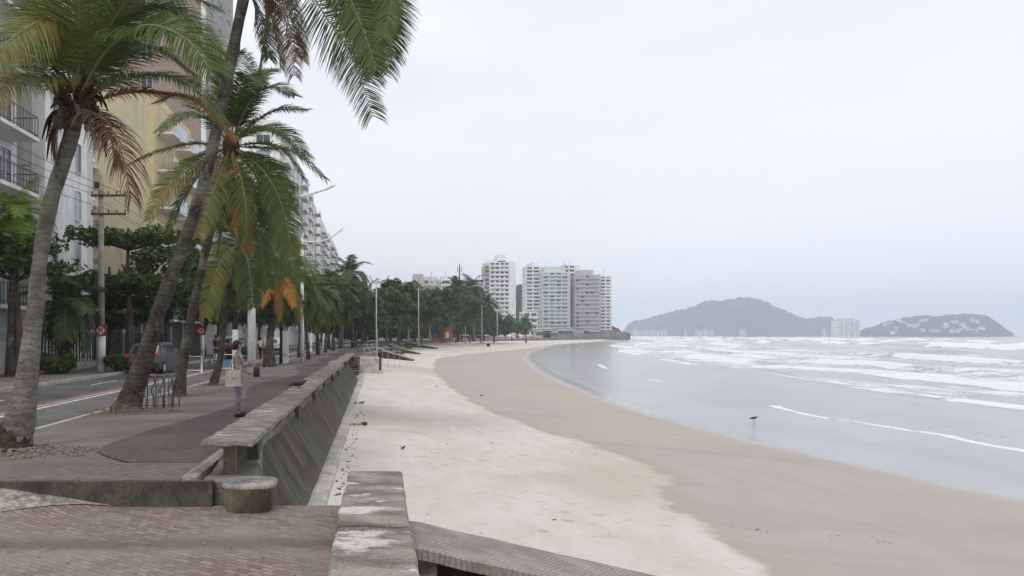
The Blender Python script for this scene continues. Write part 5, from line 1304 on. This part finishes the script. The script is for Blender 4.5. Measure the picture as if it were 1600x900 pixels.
# driftwood and seaweed on the sand
g = G(557, 665, -.94); dw = empty('driftwood', (g.x, g.y, beach_z(g.x, g.y) + .02), .05, 'crooked piece of driftwood with a dark knot on the sand near the wall', 'driftwood')
MB().tube(catmull([(-.28, 0, 0), (-.1, .04, .03), (.1, 0, .02), (.2, .03, .05)], 14), [.02 + .012 * math.sin(i) ** 2 for i in range(14)], 7).obj('stick', m_l1, dw, True)
MB().ball((.24, .02, .035), (.10, .06, .05), 10, 7, jit=.15).obj('knot', 'root', dw)
rr = random.Random(9); mb = MB()
for i in range(230):
    if i < 150: x = rr.gauss(-.60, .12); y = 9.8 + 18 * rr.random() ** 2
    elif i < 200: y = rr.uniform(8.5, 26); x = rr.uniform(.6, 5.4)
    else: y = rr.uniform(20, 60); x = rr.uniform(-.6, 5)
    if .25 < x < 4.2 and y < 8.4: continue
    s = rr.uniform(.006, .016) * (1.5 if i < 150 else 1)
    mb.ball((x, y, beach_z(x, y) + .012), (s * rr.uniform(.6, 2.6), s, s * .5), 5, 3, mat=i % 2, jit=.3, seed=i)
for i in range(90):
    t = rr.random(); g = G(lerp(1090, 1490, t), 851 + 14 * t + rr.gauss(0, 2.5), -1.55); s = rr.uniform(.003, .009) * (1.6 if t > .9 else 1)
    if t < .8 and nz(t * 18, 3) < 0: continue
    mb.ball((g.x, g.y, beach_z(g.x, g.y) + .004), (s * rr.uniform(1, 4), s, s * .4), 5, 3, mat=i % 2, jit=.3, seed=i)
tag(mb.obj('seaweed_debris', [m_l2, m_l3]), 'scattered dark seaweed bits and debris on the pale sand', 'debris', kind='stuff')

# ------------------------------------------------------------------ stairs block, beach ramps
st = empty('beach_stairs', (-2.0, 57.7, -1), 0, 'concrete landing block with dark slatted steps at the end of the bench row', 'stairs')
rough_box('landing_block', .8, 2.2, -.6, 4.5, -.2, 1.10, 'conc_light', .012, .3, st, .02)
for i in range(6): e_ = MB().box(0.0, .78, -4.2 + i * .55, -3.67 + i * .55, -.05, .40 + i * .13).obj('step', 'conc_dark', st); MB().box(0.0, .78, -4.25 + i * .55, -4.203 + i * .55, .335 + i * .13, .405 + i * .13).obj('nosing', 'conc', e_)
rough_box('landing_wall', -.2, 2.4, 4.52, 5.0, -.2, 1.02, 'conc_dark', .01, .4, st, .02)
for i, (x0, y0, x1, y1, lab) in enumerate([(-.2, 96, Q(645, 0, 90).x, 90, 'nearest dark sloping side wall of a boat ramp running down onto the sand'), (2.0, 130, Q(655, 0, 121).x, 121, 'middle dark sloping side wall of a boat ramp on the sand'), (6.8, 185, Q(676, 0, 172).x + 1, 172, 'farthest dark sloping side wall of a boat ramp on the sand')]):
    d = Vector((x1 - x0, y1 - y0, 0)); ln = d.length
    e = empty('boat_ramp_wall', (x0, y0, 0), math.atan2(d.y, d.x), lab, 'ramp wall', 'sloping ramp walls on the far sand')
    MB().prism([(0, -1.3), (ln, -1.3), (ln, -1.0), (0, .25)], -.2, .2, axis='y').obj('wall_body', 'conc_dark', e)
    MB().prism([(0, .255), (ln, -.995), (ln, -.93), (0, .33)], -.24, .24, axis='y').obj('coping', 'conc', e)
# low vegetation strip before the far promenade wall
rr = random.Random(31); C = []
for i in range(140):
    y = rr.uniform(95, 215); x = interp(XE, y) + rr.uniform(.1, 2.0); C.append(((x, y, -.8 + rr.uniform(0, .4)), .9, .3))
tag(leaf_cloud(C, 26, .35, 3).obj('beach_grass', 'leaf_tree2', fixn=False), 'low scrubby plants along the foot of the far promenade wall', 'plants', kind='stuff')

# ------------------------------------------------------------------ kiosk and stalls
k = empty('beach_kiosk', (Q(692, 500, 262).x, 262, 0), 0, 'red beach kiosk with a brown roof and a yellow sign panel', 'kiosk')
MB().box(-4, 3.4, 0, 6, 0, 3.6).obj('wall', 'red', k); MB().prism([(-4.9, 3.6), (3.9, 3.6), (3.3, 4.5), (-4.2, 4.5)], -.8, 6.5, axis='y').obj('roof', plain('kiosk_roof', (.16, .09, .055), .85), k)
MB().box(.9, 2.6, -.08, -.01, .9, 3.2).obj('panel', plain('yellow_panel', (.65, .50, .20), .6), k); MB().box(-3.6, .4, -.06, -.01, .9, 2.5).obj('counter_opening', 'black', k)
def parasol(label, px, d, col):
    X = Q(px, 500, d).x; e = empty('beach_umbrella', (X, d, -.4), 0, label, 'umbrella', 'beach umbrellas on the far sand')
    MB().tube([(0, 0, 0), (0, 0, 2.3)], .04, 6).obj('pole', 'white', e)
    V = [(0, 0, 2.5)] + [(1.3 * math.cos(q * math.pi / 4), 1.3 * math.sin(q * math.pi / 4), 2.0) for q in range(8)]
    meshobj('canopy', V, [(0, 1 + q, 1 + (q + 1) % 8) for q in range(8)], col, e)
for i, (px, c, lab) in enumerate([(724, 'white', 'white beach umbrella between the kiosk and first far lamp'), (731, 'glass_pale', 'pale blue beach umbrella by the far lamp'), (748, 'leaf_orange', 'orange beach umbrella between the far lamps'), (760, 'white', 'white beach umbrella right of the farthest lamp'), (783, 'glass_pale', 'pale umbrella before the small trees'), (796, 'white', 'white umbrella near the isolated palm'), (806, 'red', 'red umbrella left of the isolated palm'), (813, 'white', 'last white umbrella beside the isolated palm')]):
    parasol(lab, px, 268 + i * 3, c)
o = empty('black_bundle', (Q(763, 500, 230).x, 230, beach_z(Q(763, 500, 230).x, 230)), 0, 'round black bundle lying on the far pale sand', 'bundle')
MB().ball((0, 0, .4), (.55, .5, .45), 12, 8, jit=.05).obj('bundle_body', 'black', o, True)

# ------------------------------------------------------------------ buildings
def wallmat(name, c, dirt=.75):
    return rough_mat(name, c, tuple(x * .92 for x in c), .25, .85, .1, .01, c3=tuple(x * dirt for x in c), s3=.5, stretch=(1, 1, .18), fine=1.7, fv=.05)
W_white = wallmat('render_white', (.76, .75, .73)); W_grey = wallmat('render_grey', (.60, .575, .55)); W_yel = wallmat('render_yellow', (.60, .53, .36)); W_brown = wallmat('render_brown', (.31, .25, .21))
W_pink = wallmat('render_pink', (.50, .445, .425)); W_green = wallmat('render_pale_green', (.62, .66, .63)); W_tow = wallmat('tower_white', (.80, .79, .76)); W_beige = wallmat('render_beige', (.50, .47, .41))
win_cache = {}; wr = random.Random(99)
def window(parent, face, x, z, w, h, glass='glass', frame=True, y=0.0, name='window'):
    """face: matrix from the local facade (x right, -y outwards, z up) to the parent"""
    if wr.random() < .28: glass = {'glass': 'glass_pale', 'glass_pale': 'glass'}[glass]
    key = (round(w, 2), round(h, 2), glass, frame, name)
    if key not in win_cache:
        mb = MB(); t = .05 if w > .8 else .03
        mb.box(-w / 2, w / 2, -.03, .06, 0, h, 1)
        if frame:
            mb.box(-w / 2 - t, -w / 2, -.09, .05, -t, h + t, 0); mb.box(w / 2, w / 2 + t, -.09, .05, -t, h + t, 0)
            mb.box(-w / 2, w / 2, -.09, .05, h, h + t, 0); mb.box(-w / 2 - t * 2, w / 2 + t * 2, -.16, -.092, -t * 2, -.002, 0)
            if w > 1.0: mb.box(-.03, .03, -.07, -.032, 0, h, 0)
        o = mb.obj(name, ['frame', glass], parent); win_cache[key] = o.data
    else:
        o = bpy.data.objects.new(name, win_cache[key]); COL.objects.link(o); o.parent = parent
    o.matrix_local = face @ Matrix.Translation((x, y, z))
    return o
balc_cache = {}
def balcony(parent, face, x, z, w, dep=1.3, rail='bars', slabm=None, curved=False):
    slabm = slabm or W_white
    key = (round(w, 2), dep, rail, slabm.name, curved)
    if key not in balc_cache:
        mb = MB()
        if curved:
            n = 12; V = [(-w / 2, 0), (w / 2, 0)] + [(w / 2 * math.cos(a), -dep * math.sin(a) ** .6 if 0 < a < math.pi else 0) for a in [math.pi * q / n for q in range(1, n)]]
            mb.prism(V, -.18, 0, axis='z')
        else: mb.box(-w / 2, w / 2, -dep, .02, -.18, 0)
        s = mb.obj('balcony', slabm, parent)
        r_ = MB()
        if rail == 'bars':
            for zz in (.12, 1.02): r_.box(-w / 2 + .03, w / 2 - .03, -dep + .03, -dep + .07, zz, zz + .05); r_.box(w / 2 - .07, w / 2 - .03, -dep + .08, -.02, zz, zz + .05); r_.box(-w / 2 + .03, -w / 2 + .07, -dep + .08, -.02, zz, zz + .05)
            k_ = int(w / .35)
            for q in range(k_ + 1):
                xx = lerp(-w / 2 + .05, w / 2 - .05, q / k_); r_.box(xx - .02, xx + .02, -dep + .035, -dep + .065, .0, 1.0)
            m_ = 'metal'
        elif rail == 'glass': r_.box(-w / 2 + .03, w / 2 - .03, -dep + .03, -dep + .06, .05, 1.0); m_ = 'glass_pale'
        else:
            if curved:
                pts = [(w / 2 * math.cos(a) * .97, (-dep * math.sin(a) ** .6) * .97) for a in [math.pi * q / 12 for q in range(1, 12)]]
                for (a, b__) in zip(pts, pts[1:]): r_.tube([(a[0], a[1], .25), (b__[0], b__[1], .25)], .25, 4)
                m_ = slabm
            else: r_.box(-w / 2, w / 2, -dep, -dep + .12, .003, 1.0); m_ = slabm
        rr_ = r_.obj('railing', m_, s); balc_cache[key] = (s.data, rr_.data)
    else:
        sd, rd = balc_cache[key]
        s = bpy.data.objects.new('balcony', sd); COL.objects.link(s); s.parent = parent
        rr_ = bpy.data.objects.new('railing', rd); COL.objects.link(rr_); rr_.parent = s
    s.matrix_local = face @ Matrix.Translation((x, 0, z))
    return s
def tower(name, label, x0, x1, y0, y1, h, wm, cat='building', group='beachfront buildings', z0=-.4):
    e = empty(name, (x0, y0, 0), 0, label, cat, group)
    MB().box(0, x1 - x0, 0, y1 - y0, z0, h).obj('wall', wm, e)
    S = Matrix.Identity(4)                                              # faces the camera (-y); x from the left corner
    E = Matrix.Translation((x1 - x0, 0, 0)) @ Matrix.Rotation(R(90), 4, 'Z')      # faces the sea (+x); x runs along +y
    W = Matrix.Translation((0, y1 - y0, 0)) @ Matrix.Rotation(R(-90), 4, 'Z')
    return e, S, E, W
# B1: far left, dark railed balconies
e, S, E, W_ = tower('apartment_building', 'grey apartment building at the left edge with dark railed balconies', -36, -18.7, 24, 41.6, 27, W_grey)
for f in range(8):
    z = 3.2 + f * 2.9
    for y in (15.2, 9.5): balcony(e, E, y, z, 4.2, 1.3, 'bars', W_white)
    for y in (14.4, 16.2, 9.5): window(e, E, y, z + .05, 1.1, 2.1)
# B2: grey wall and white corner with dark narrow windows
e, S, E, W_ = tower('apartment_building', 'pale grey slab building with a white corner strip and narrow dark windows', -38, -17.9, 43.2, 50.5, 27, W_grey)
MB().box(19.4, 20.14, -.06, 6.2, -.3, 27.1).obj('corner_pilaster', W_white, e)
for f in range(8):
    z = 2.9 + f * 2.85
    w = window(e, E, 1.1, z, .75, 1.7); w.matrix_local = E @ Matrix.Translation((1.1, -.045, z)); w = window(e, E, 4.6, z, .75, 1.7); w.matrix_local = E @ Matrix.Translation((4.6, -.045, z))
for z in (6.2, 10.9, 15.6): MB().box(.2, 19.3, -.02, .02, z, z + .05).obj('render_joint', 'conc', e)
# B3: yellow building with curved white balconies on its camera side
e, S, E, W_ = tower('apartment_building', 'yellow apartment block with curved white balconies and a red brown banded pole in front', -44, -17.3, 62, 74.5, 20.6, W_yel)
MB().box(26.2, 26.75, -.04, 12.4, -.3, 20.7).obj('corner_pilaster', wallmat('render_yellow_deep', (.62, .54, .31)), e)
for f in range(6):
    z = 3.0 + f * 2.95
    balcony(e, S, 20.6, z, 3.6, 1.5, 'solid', W_white, True)
    window(e, S, 18.9, z + .05, 1.5, 2.1); window(e, S, 20.3, z + .05, .9, 2.1)
    [window(e, S, 21.35 + .5 * q_, z + 1.3, .38, .5, 'glass', False) for q_ in range(3)]
    for y in (3.2, 9.0): balcony(e, E, y, z, 4.8, 1.4, 'glass', W_white); window(e, E, y, z + .05, 3.0, 2.2, 'glass_pale')
MB().box(17.0, 20.9, -.02, -.005, -.3, 20.5).obj('balcony_bay', W_white, e)
# B4 brown tower
e, S, E, W_ = tower('apartment_tower', 'tall brown tower with a white edge strip rising out of the top of the photo', -40, -17.6, 82, 98, 46, W_brown)
MB().box(22.05, 22.45, -.06, .6, -.3, 46.2).obj('corner_pilaster', W_white, e); MB().box(22.05, 22.44, .602, 16.1, -.3, 46.1).obj('side_wall', wallmat('render_dark_grey', (.36, .35, .34)), e)
for f in range(14):
    z = 3 + f * 3
    for y in (3, 8, 13): window(e, E, y, z, 1.8, 1.5).matrix_local = E @ Matrix.Translation((y, -.055, z))
    window(e, S, 12, z, 1.6, 1.2); window(e, S, 16.5, z, 1.1, 1.2)
# B4b
e, S, E, W_ = tower('apartment_building', 'mid height white building glimpsed between the palm crowns', -34, -19, 104, 146, 18.5, W_white)
for f in range(6):
    z = 2.8 + f * 2.85
    for q in range(5): balcony(e, E, 4 + q * 8, z, 5.4, 1.3, 'solid', W_white); window(e, E, 4 + q * 8, z + .05, 3.6, 2.1)
    for q in range(3): window(e, S, 2.5 + q * 5, z + .8, 1.8, 1.3)
# stepped white towers
for (y0, y1, h, x1, lab, bays) in [(157, 208, 44, -19, 'nearest and tallest of the stepped white towers with dark balconies behind the palms', 5), (213, 254, 42, -19, 'second of the stepped white towers behind the palms', 4), (264, 296, 41, -18.5, 'third of the stepped white towers behind the palms', 3), (306, 370, 41, -18, 'farthest and lowest looking of the stepped white towers', 3)]:
    e, S, E, W_ = tower('apartment_tower', lab, x1 - 16, x1, y0, y1, h, W_tow)
    fl = int(h / 3.1); st_ = (y1 - y0) / bays
    for f in range(fl):
        z = 2.6 + f * 3.05
        if z + 2.4 > h: break
        for q in range(bays):
            window(e, E, st_ * (q + .5), z + .05, st_ * .55, 2.0)
            if f % 1 == 0 and q in (0, bays - 1) or bays < 4: balcony(e, E, st_ * (q + .5), z, st_ * .8, 1.6, 'solid', W_tow)
        window(e, S, 12.8, z + .4, 2.6, 1.5); window(e, S, 7.8, z + .4, 1.6, 1.3)
    MB().box(5, 12, 4, 16, h, h + 3).obj('roof_house', W_tow, e)
# ground floor frontage across the street
e = empty('garden_wall', (-17, 34, 0), 0, 'low pale garden wall with a light mesh panel at the left edge', 'wall')
MB().box(-.3, 0, 0, 6, 0, 1.5).obj('wall', W_white, e); MB().box(-.05, .25, -3, 6, 1.9, 2.6).obj('banner', 'glass_pale', e)
e = empty('ramp_canopy', (-19.5, 44, 0), 0, 'pale sloping parapet behind the picket fence', 'wall')
MB().prism([(-2, 0), (14, 0), (14, 1.3), (-2, 2.9)], -.2, .2).obj('wall', W_beige, e)
e = empty('shop_building', (-19, 76, 0), 0, 'low shop with a dark red front across the street', 'shop')
MB().box(-8, 0, 0, 16, -.3, 4.2).obj('wall', W_brown, e); MB().box(-4.8, 2.4, -.5, -.01, 2.2, 4.6).obj('red_fascia', 'red', e)
for y in (1, 5.5, 10): MB().box(-.02, .08, y, y + 3.6, .1, 2.7).obj('shutter', 'glass', e)
MB().box(-7, -.6, -.05, -.01, .1, 2.1).obj('shutter', 'glass', e)
e = empty('garage_gate', (-16.5, 52, 0), 0, 'dark recessed building entrance with a white barred frame', 'gate')
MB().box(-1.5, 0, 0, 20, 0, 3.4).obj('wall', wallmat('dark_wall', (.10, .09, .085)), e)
for y in range(0, 20, 4): MB().box(.01, .12, y, y + .12, 0, 2.9).obj('post', 'frame', e)
MB().box(.01, .12, 0, 16, 2.9, 3.02).obj('rail', 'frame', e)
# picket fence
fe = empty('picket_fence', (-15.9, 36, 0), 0, 'dark green picket fence along the far pavement', 'fence')
for i in range(60):
    y = i * .4
    MB().box(-.03, .03, y, y + .06, .35, 1.9).obj('picket', plain('fence_paint', (.02, .035, .03), .5) if i == 0 else fe_m, fe) if i else None
    if i == 0: fe_m = plain('fence_paint', (.02, .035, .03), .5)
for z in (.55, 1.65): MB().box(.031, .06, 0, 24, z, z + .05).obj('rail', fe_m, fe)
MB().box(-.1, .1, 0, 24, 0, .34).obj('plinth', 'conc_light', fe)
bn = empty('white_banner', (Q(132, 498, 44).x, 44, 2.1), 0, 'pale sign board behind the picket fence left of the utility pole', 'sign board')
MB().box(-.55, .55, 0, .05, 0, .95).obj('board', 'glass_pale', bn); MB().box(-.5, -.46, .01, .04, -2.1, 0).obj('post', 'metal', bn)

# far towers
def far_tower(label, pxa, pxb, ty, d, depth, wm, bays, plain_r=0.0, floors=None, glass='glass', band=True, roof=None, z0=-.5, name='apartment_tower'):
    x0 = Q(pxa, 0, d).x; x1 = Q(pxb, 0, d).x; h = CAMZ + (PVY - ty) / FOC * d; wd = x1 - x0
    e, S, E, W_ = tower(name, label, x0, x1, d, d + depth, h, wm, z0=z0)
    fl = floors or int(h / 3.0); fh = (h - 1) / fl; use = wd * (1 - plain_r)
    for f in range(fl):
        z = 1 + f * fh
        if band: MB().box(.2, use - .1, -1.0, -.01, z - .12, z + fh * .27).obj('balcony', wm, e)
        for q in range(bays): window(e, S, use * (q + .5) / bays, z + fh * .30, use / bays * .74, fh * .46, glass, False)
        if depth > 8 and f % 2 == 0: window(e, W_, depth * .4, z + fh * .3, depth * .3, fh * .45, glass, False)
    if h > 30: MB().tube([(wd * .55, depth * .5, h), (wd * .55, depth * .5, h + 5)], .12, 5).obj('antenna', 'metal', e); MB().tube([(wd * .2, depth * .4, h), (wd * .2, depth * .4, h + 1.8)], 1.1, 10).obj('water_tank', W_grey, e)
    for (a, b__, hh) in (roof or []): MB().box(wd * a, wd * b__, 2, depth - 2, h, h + hh).obj('roof_house', wm, e)
    return e
far_tower('first far white tower standing alone with a dark rooftop slab', 766, 806, 409, 500, 18, W_tow, 4, .26, 17, roof=[(.0, .95, .8), (.3, .62, 4.6)])
far_tower('narrow pale tower flank joined to the left of the first far tower', 757, 766, 415, 506, 14, W_pink, 1, 0, 17)
far_tower('left white tower of the far cluster with round dark balconies', 822, 846, 416, 600, 16, W_tow, 2, .1, 19, roof=[(.4, .8, 3)])
far_tower('greenish white broad tower in the middle of the far cluster', 848, 891, 425, 590, 18, W_green, 4, .08, 17, 'glass_pale', roof=[(.05, .85, 4)])
far_tower('white tower behind the pink one in the far cluster', 880, 906, 414, 660, 16, W_tow, 2, .3, 18)
far_tower('pinkish broad tower in the right of the far cluster', 899, 938, 429, 585, 18, W_pink, 5, .05, 15, 'glass_pale', roof=[(.2, .75, 3.5)])
far_tower('slim white tower at the right end of the far cluster', 938, 956, 431, 592, 16, W_tow, 2, .1, 18, roof=[(.1, .9, 1)])
far_tower('low white annex at the foot of the far cluster', 817, 840, 487, 570, 14, W_tow, 2, 0, 4, band=True)
far_tower('low beige rooftop block above the trees with a grey box on top', 628, 662, 441, 420, 20, W_beige, 3, 0, 8, roof=[(.55, 1.0, 4.5)])
far_tower('greyish block above the trees right of the beige one', 662, 687, 436, 440, 18, W_grey, 3, 0, 9, roof=[(0, .9, 1.4)])
far_tower('thin white block above the trees left of the mast', 689, 705, 436, 450, 16, W_tow, 1, 0, 9)
far_tower('pale block above the trees around the mast', 706, 745, 437, 470, 18, W_beige, 4, 0, 9)
far_tower('pale building peeking above trees left of the first tower', 742, 758, 440, 480, 14, W_green, 1, 0, 10)
MB_ = MB()
# hotels across the bay
for i, (a, b__, t) in enumerate([(1308, 1314, 499), (1316, 1322, 497), (1324, 1330, 498), (1332, 1337, 497), (1339, 1344, 500)]):
    far_tower(['leftmost', 'second from left', 'middle', 'second from right', 'rightmost'][i] + ' of the five hazy white towers between the two hills', a, b__, t, 2300, 30, W_tow, 2, .1, 9, band=False, z0=-2)

# ------------------------------------------------------------------ hills
M['forest'] = rough_mat('forested_hill', (.014, .026, .024), (.036, .052, .042), .012, .95, .8, 6, c3=(.07, .072, .06), s3=.006, fine=.07)
def hill(name, outline, d, depth, seed, label, mat='forest', zb=-3, rough=1.0):
    xs = [Q(p[0], 0, d).x for p in outline]; zs = [CAMZ - (p[1] - PVY) / FOC * d for p in outline]
    n = 150; m_ = 34; V = []; F = []
    for i in range(n + 1):
        x = lerp(xs[0], xs[-1], i / n); k = 0
        while k < len(xs) - 2 and x > xs[k + 1]: k += 1
        t = (x - xs[k]) / (xs[k + 1] - xs[k]); hz = lerp(zs[k], zs[k + 1], t)
        sc = max(zs)
        for j in range(m_ + 1):
            v = j / m_ * 2 - 1; p = max(0, 1 - abs(v) ** 1.7)
            y = d + v * depth * (.06 + .94 * min(1, max(.02, hz / sc)))
            f = sc * rough
            z = zb + (hz - zb) * p + (hz * .10 * nz(x / f * 1.6, y / f * 1.6, seed) + f * .06 * nz(x / f * 9, y / f * 9, seed) + f * .03 * nz(x / f * 28, y / f * 28, seed)) * min(1, p * 2) * (1 if p > 0 else 0)
            V.append((x * y / d, y, z))
    for i in range(n):
        for j in range(m_):
            a = i * (m_ + 1) + j; F.append((a, a + m_ + 1, a + m_ + 2, a + 1))
    o = meshobj(name, V, F, mat, smooth=True); o['kind'] = 'structure'; return o
hill('hill_far', [(972, 521), (980, 509), (990, 502), (1008, 499), (1022, 494), (1045, 489), (1075, 483), (1100, 472), (1122, 472), (1135, 469), (1155, 467), (1180, 471), (1202, 475), (1225, 484), (1245, 494), (1262, 498), (1285, 495), (1300, 496), (1308, 503), (1320, 512), (1345, 519), (1370, 522)], 3300, 500, 3.3, '')
HO2 = [(1338, 521), (1352, 513), (1365, 511), (1380, 505), (1400, 499), (1430, 494), (1460, 494), (1490, 492), (1530, 491), (1540, 493), (1555, 502), (1570, 513), (1584, 522)]
hill('hill_headland', HO2, 2600, 330, 8.1, '')
hill('hill_wooded', [(700, 524), (745, 490), (790, 455), (812, 447), (822, 449), (850, 455), (890, 460), (905, 480), (940, 505), (985, 523)], 780, 120, 5.2, '')
# rocky point under the towers
hill('rocky_point', [(858, 525), (872, 519), (890, 518), (915, 519), (940, 518), (958, 516), (970, 518), (977, 522), (982, 525)], 572, 26, 2.2, '', rough_mat('shore_rock', (.10, .095, .085), (.20, .19, .17), .2, .9, .8, .5), -3, 1.0)
# low built shore between towers and rock
rr = random.Random(12); mbh = None
house_mesh = None
HILLS = {}
def on_hill(outline, d, depth, px, py):
    xs = [Q(p[0], 0, d).x for p in outline]; zs = [CAMZ - (p[1] - PVY) / FOC * d for p in outline]; y = d - depth * .5
    for _ in range(12):
        x = (px - PVX) / FOC * y; z = CAMZ - (py - PVY) / FOC * y
        hz_ = interp(list(zip(xs, zs)), x * d / y); p = min(.97, max(0.02, (z + 3) / (hz_ + 3)))
        y = .5 * y + .5 * (d - (1 - p) ** (1 / 1.7) * depth * (.06 + .94 * min(1, max(.02, hz_ / max(zs)))))
    x = (px - PVX) / FOC * y
    return Vector((x, y - 2, CAMZ - (py - PVY) / FOC * y))
def house(label, p, w, h, dep, mat):
    e = empty('hill_house', p, rr.uniform(-.4, .4), label, 'house', 'white houses across the bay')
    MB().box(-w / 2, w / 2, -dep / 2, dep / 2, -12, h).obj('wall', mat, e)
    MB().prism([(-w / 2 - .8, h), (w / 2 + .8, h), (w / 2 - 1, h + h * .25), (-w / 2 + 1, h + h * .25)], -dep / 2 - .5, dep / 2 + .5, axis='y').obj('roof', W_beige, e)
    MB().box(-w * .38, w * .38, -dep / 2 - .15, -dep / 2 - .02, h * .35, h * .7).obj('window', 'glass', e)
pos2 = [(1384, 508), (1391, 506), (1404, 503), (1408, 504), (1416, 507), (1423, 509), (1428, 512), (1432, 509), (1440, 504), (1446, 503), (1400, 514), (1441, 517), (1455, 517), (1462, 518), (1476, 512), (1478, 508), (1491, 504), (1494, 519), (1499, 516), (1503, 509), (1508, 515), (1514, 515), (1518, 502), (1525, 502), (1524, 517), (1530, 513), (1534, 513), (1396, 521), (1486, 519)]
where = ['far left slope', 'left slope', 'middle slope', 'right slope', 'far right slope']
hh = ['low', 'mid height', 'upper']
for i, (px, py) in enumerate(pos2):
    p = on_hill(HO2, 2600, 330, px, py); w = rr.uniform(6, 15)
    house(f'small white house on the right headland, {("left","centre-left","centre","centre-right","right")[min(4, int((px-1384)/31))]} part, {"near the water" if py>514 else ("halfway up" if py>507 else "near the ridge")}', p, w, rr.uniform(3.5, 8), 12, W_tow)
for i, px in enumerate((993, 998, 1004, 1010, 1018, 1022, 1027, 1034, 1040, 1071, 1090, 1095, 1101, 1104, 1112, 1159, 1163, 1288)):
    p = Q(px, 519, 2720); house('tiny white building at the ' + ('left foot' if px < 1050 else ('middle foot' if px < 1130 else 'right foot')) + ' of the big far hill', p, rr.uniform(4, 9), rr.uniform(3, 9), 14, W_beige)
# shore buildings at the foot of the far cluster
for i, (px, w, h, lab) in enumerate([(848, 12, 6, 'low white building under the left far tower'), (866, 16, 5, 'low pale building under the greenish tower'), (884, 10, 7, 'small block at the shore under the white rear tower'), (905, 14, 5, 'low building at the shore under the pink tower'), (926, 12, 6, 'low building at the shore right of the pink tower')]):
    x = Q(px, 0, 566).x; e = empty('shore_building', (x, 566, 0), 0, lab, 'building', 'low buildings at the far shore')
    MB().box(-w / 2, w / 2, 0, 8, -1, h).obj('wall', W_beige, e); MB().box(-w / 2 - .4, w / 2 + .4, -.4, 8.4, h, h + .4).obj('roof', W_grey, e); MB().box(-w * .4, w * .4, -.1, -.01, h * .3, h * .7).obj('window', 'glass', e)

# ------------------------------------------------------------------ haze
hz = MB().box(-5300, 7300, -70, 6400, -5, 260).obj('haze', 'white'); hz.data.materials.clear()
mh = bpy.data.materials.new('haze_air'); mh.use_nodes = True; nt = mh.node_tree; nt.nodes.clear()
out = nt.nodes.new('ShaderNodeOutputMaterial'); pv_ = nt.nodes.new('ShaderNodeVolumePrincipled'); pv_.inputs['Density'].default_value = 0.00029; pv_.inputs['Color'].default_value = (.82, .91, 1, 1)
nt.links.new(pv_.outputs[0], out.inputs['Volume']); hz.data.materials.append(mh); hz['kind'] = 'stuff'

# ------------------------------------------------------------------ world, sun, camera
w = bpy.data.worlds.new('World'); scene.world = w; w.use_nodes = True; nt = w.node_tree; nt.nodes.clear()
out = nt.nodes.new('ShaderNodeOutputWorld'); bg = nt.nodes.new('ShaderNodeBackground'); nt.links.new(bg.outputs[0], out.inputs[0]); bg.inputs[1].default_value = 0.10
sky = nt.nodes.new('ShaderNodeTexSky'); sky.sky_type = 'NISHITA'; sky.sun_disc = False
SUN_EL, SUN_AZ = R(52), R(205)      # azimuth clockwise from +y
sky.sun_elevation = SUN_EL; sky.sun_rotation = SUN_AZ; sky.air_density = 1.2; sky.dust_density = 3
tc = nt.nodes.new('ShaderNodeTexCoord'); mp = nt.nodes.new('ShaderNodeMapping'); nt.links.new(tc.outputs['Generated'], mp.inputs[0]); mp.inputs[3].default_value = (1, 1, 4.5)
n1 = nt.nodes.new('ShaderNodeTexNoise'); nt.links.new(mp.outputs[0], n1.inputs['Vector']); n1.inputs['Scale'].default_value = 1.7; n1.inputs['Detail'].default_value = 5; n1.inputs['Roughness'].default_value = .5
sp = nt.nodes.new('ShaderNodeSeparateXYZ'); nt.links.new(tc.outputs['Generated'], sp.inputs[0])
el = ramp(nt, sp.outputs[2], 0.0, .40)
cl = mixc(nt, el, (9.2, 9.25, 9.85), (8.5, 8.65, 9.45))
cl = mixc(nt, ramp(nt, n1.outputs[0], .42, .66), cl, (9.3, 9.35, 9.95))
fin = mixc(nt, ramp(nt, n1.outputs[0], .25, .5, .86, .96), sky.outputs[0], cl)
nt.links.new(fin, bg.inputs[0])
sl_ = bpy.data.lights.new('sun', 'SUN'); sl_.energy = 1.0; sl_.angle = R(12); sl_.color = (1, .97, .92)
so = bpy.data.objects.new('sun', sl_); COL.objects.link(so)
dv = Vector((math.sin(SUN_AZ) * math.cos(SUN_EL), math.cos(SUN_AZ) * math.cos(SUN_EL), math.sin(SUN_EL)))
so.rotation_euler = dv.to_track_quat('Z', 'Y').to_euler()
cam = bpy.data.cameras.new('camera'); co = bpy.data.objects.new('camera', cam); COL.objects.link(co); scene.camera = co
co.location = (0, 0, CAMZ); co.rotation_euler = (R(90), 0, 0)
cam.sensor_width = 36; cam.lens = FOC / 1600 * 36; cam.shift_x = (800 - PVX) / 1600; cam.shift_y = -(450 - PVY) / 1600
cam.clip_start = .05; cam.clip_end = 20000
vs = scene.view_settings; vs.view_transform = 'Standard'; vs.look = 'None'; vs.exposure = 0.19; vs.gamma = 1; vs.use_curve_mapping = False
scene.cycles.max_bounces = 8; scene.cycles.transparent_max_bounces = 8; scene.cycles.volume_bounces = 1
scene.cycles.use_denoising = True
for o in list(scene.objects):
    if o.type == 'MESH' and o.parent is None and 'kind' not in o and 'label' not in o: print('UNTAGGED', o.name)
